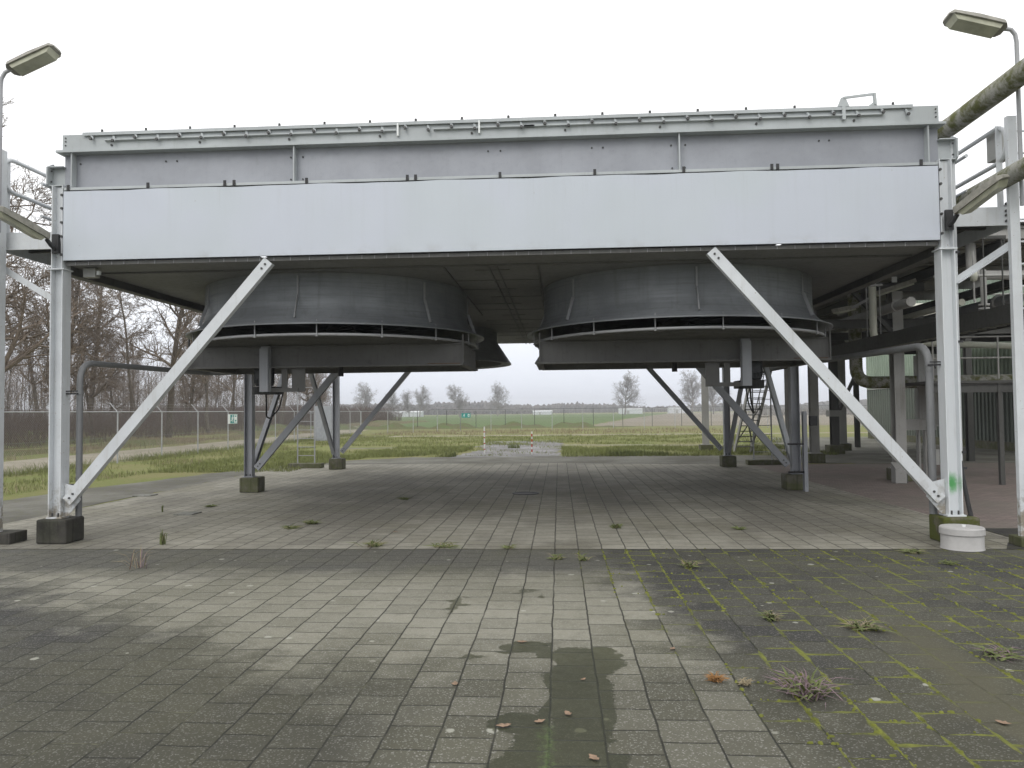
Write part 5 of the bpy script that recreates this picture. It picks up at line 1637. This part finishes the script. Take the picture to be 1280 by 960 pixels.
# fallen leaves
def leaf(x, y, s, rz, label, grp='fallen leaves on the paving'):
    m = MB()
    pts = [(-.5,0),(-.25,.22),(-.05,.20),(.08,.34),(.2,.16),(.5,.0),(.22,-.2),(.05,-.3),(-.1,-.18),(-.3,-.2)]
    c_, s_ = math.cos(rz), math.sin(rz)
    top = [(x+(a*c_-b_*s_)*s, y+(a*s_+b_*c_)*s, .006+.012*abs(a)+.35*s*b_*b_) for a, b_ in pts]
    n = len(pts)
    vv = top+[(a, b_, z-.0015) for a, b_, z in top]+[(x, y, .010), (x, y, .0085)]
    m.add(vv, [(i, (i+1) % n, 2*n) for i in range(n)]+[(n+(i+1) % n, n+i, 2*n+1) for i in range(n)]+[(i, n+i, n+(i+1) % n, (i+1) % n) for i in range(n)])
    o = own(m.build('fallen_leaf', M['leaf'], None))
    tag(o, label, 'leaf', grp)
for i, (x, y, s_, lb) in enumerate(((-.32,6.2,.10,'brown fallen leaf at the upper edge of the wet patch'), (-.73,5.24,.09,'brown fallen leaf on dry paving left of the wet patch'),
     (-.35,4.56,.11,'curled brown leaf at the left rim of the wet patch'), (.03,4.75,.09,'pale brown leaf in the middle of the wet patch'), (-.14,4.63,.09,'pale brown leaf just left of the middle of the wet patch'),
     (.16,4.16,.10,'brown leaf lowest in the wet patch'), (.14,5.35,.06,'small pale leaf at the right side of the wet patch'), (2.56,4.7,.10,'brown leaf on the dirt trail at the right edge'),
     (.85,6.05,.08,'dark twisted leaf between the wet patch and the moss'), (-2.55,11.8,.12,'pale leaf under the left fan beyond the paving seam'))):
    leaf(x, y, s_*.85, i*1.7, lb)

# ------------------------------------------------------------------ haze
HAZE = True
if HAZE:
    hz = MB().box(-950, 950, -60, 1450, -3.0, 26).build('haze', None, None)
    tag(hz, kind='stuff')
    hm = bpy.data.materials.new('haze_air'); hm.use_nodes = True
    nt = hm.node_tree; nt.nodes.remove(nt.nodes['Principled BSDF'])
    pv = nt.nodes.new('ShaderNodeVolumePrincipled')
    pv.inputs['Color'].default_value = (.93,.95,1.0,1); pv.inputs['Density'].default_value = .00075; pv.inputs['Anisotropy'].default_value = .2
    nt.links.new(pv.outputs[0], nt.nodes['Material Output'].inputs['Volume'])
    hz.data.materials.append(hm)

# ------------------------------------------------------------------ camera, sky, light
cam = bpy.data.cameras.new('camera'); co = bpy.data.objects.new('camera', cam); COL.objects.link(co)
yaw, pitch, roll, f = .0609, .0357, -.0109, 958.0
cy, sy, cp, sp, cr, sr = math.cos(yaw), math.sin(yaw), math.cos(pitch), math.sin(pitch), math.cos(roll), math.sin(roll)
F = Vector((-sy*cp, cy*cp, sp)); R0 = Vector((cy, sy, 0)); U0 = Vector((sy*sp, -cy*sp, cp))
Rc = R0*cr+U0*sr; Uc = U0*cr-R0*sr
mw = Matrix((Rc, Uc, -F)).transposed().to_4x4(); mw.translation = Vector((0, 0, 1.85))
co.matrix_world = mw
cam.sensor_width = 36; cam.lens = f/1280*36; cam.clip_start = .05; cam.clip_end = 5000
scene.camera = co

world = bpy.data.worlds.new('World'); scene.world = world; world.use_nodes = True
nt = world.node_tree
bg = nt.nodes['Background']
EL, AZ = 42, 200
sky = nt.nodes.new('ShaderNodeTexSky'); sky.sky_type = 'NISHITA'; sky.sun_disc = False
sky.sun_elevation = R(EL); sky.sun_rotation = R(AZ); sky.air_density = 2.0; sky.dust_density = 6.0
bw = nt.nodes.new('ShaderNodeRGBToBW'); nt.links.new(sky.outputs[0], bw.inputs[0])
tc = nt.nodes.new('ShaderNodeTexCoord'); sx = nt.nodes.new('ShaderNodeSeparateXYZ'); nt.links.new(tc.outputs['Generated'], sx.inputs[0])
cr_ = nt.nodes.new('ShaderNodeValToRGB')
e_ = cr_.color_ramp.elements
e_[0].position = 0.0; e_[0].color = (.60,.63,.70,1)
e_[1].position = .42; e_[1].color = (1,1,1,1)
m1 = e_.new(.07); m1.color = (.70,.73,.79,1)
m2 = e_.new(.20); m2.color = (.86,.875,.90,1)
nt.links.new(sx.outputs[2], cr_.inputs[0])
nz = nt.nodes.new('ShaderNodeTexNoise'); nz.inputs['Scale'].default_value = 2.2; nz.inputs['Detail'].default_value = 5
nt.links.new(tc.outputs['Generated'], nz.inputs['Vector'])
mr = nt.nodes.new('ShaderNodeMapRange'); mr.inputs[3].default_value = .92; mr.inputs[4].default_value = 1.08; nt.links.new(nz.outputs[0], mr.inputs[0])
mu = nt.nodes.new('ShaderNodeMix'); mu.data_type = 'RGBA'; mu.blend_type = 'MULTIPLY'; mu.inputs[0].default_value = 1
nt.links.new(cr_.outputs[0], mu.inputs[6]); nt.links.new(mr.outputs[0], mu.inputs[7])
sc_ = nt.nodes.new('ShaderNodeVectorMath'); sc_.operation = 'SCALE'; sc_.inputs[3].default_value = 12.5
nt.links.new(mu.outputs[2], sc_.inputs[0])
mx = nt.nodes.new('ShaderNodeMix'); mx.data_type = 'RGBA'; mx.inputs[0].default_value = .08
nt.links.new(sc_.outputs[0], mx.inputs[6]); nt.links.new(bw.outputs[0], mx.inputs[7])
nt.links.new(mx.outputs[2], bg.inputs[0])
bg.inputs[1].default_value = .1

sl = bpy.data.lights.new('sun', 'SUN'); sl.energy = .7; sl.angle = R(30); sl.color = (1, .97, .92)
so = bpy.data.objects.new('sun', sl); COL.objects.link(so)
so.rotation_euler = (R(90-EL), 0, R(180-AZ))
so.location = (-4, -8, 20)

scene.view_settings.view_transform = 'Standard'; scene.view_settings.look = 'None'
scene.view_settings.gamma = 1; scene.view_settings.exposure = .3
scene.view_settings.use_curve_mapping = False
scene.cycles.volume_step_rate = 4; scene.cycles.volume_bounces = 0
scene.cycles.max_bounces = 6; scene.cycles.diffuse_bounces = 3; scene.cycles.glossy_bounces = 2
scene.cycles.use_denoising = True
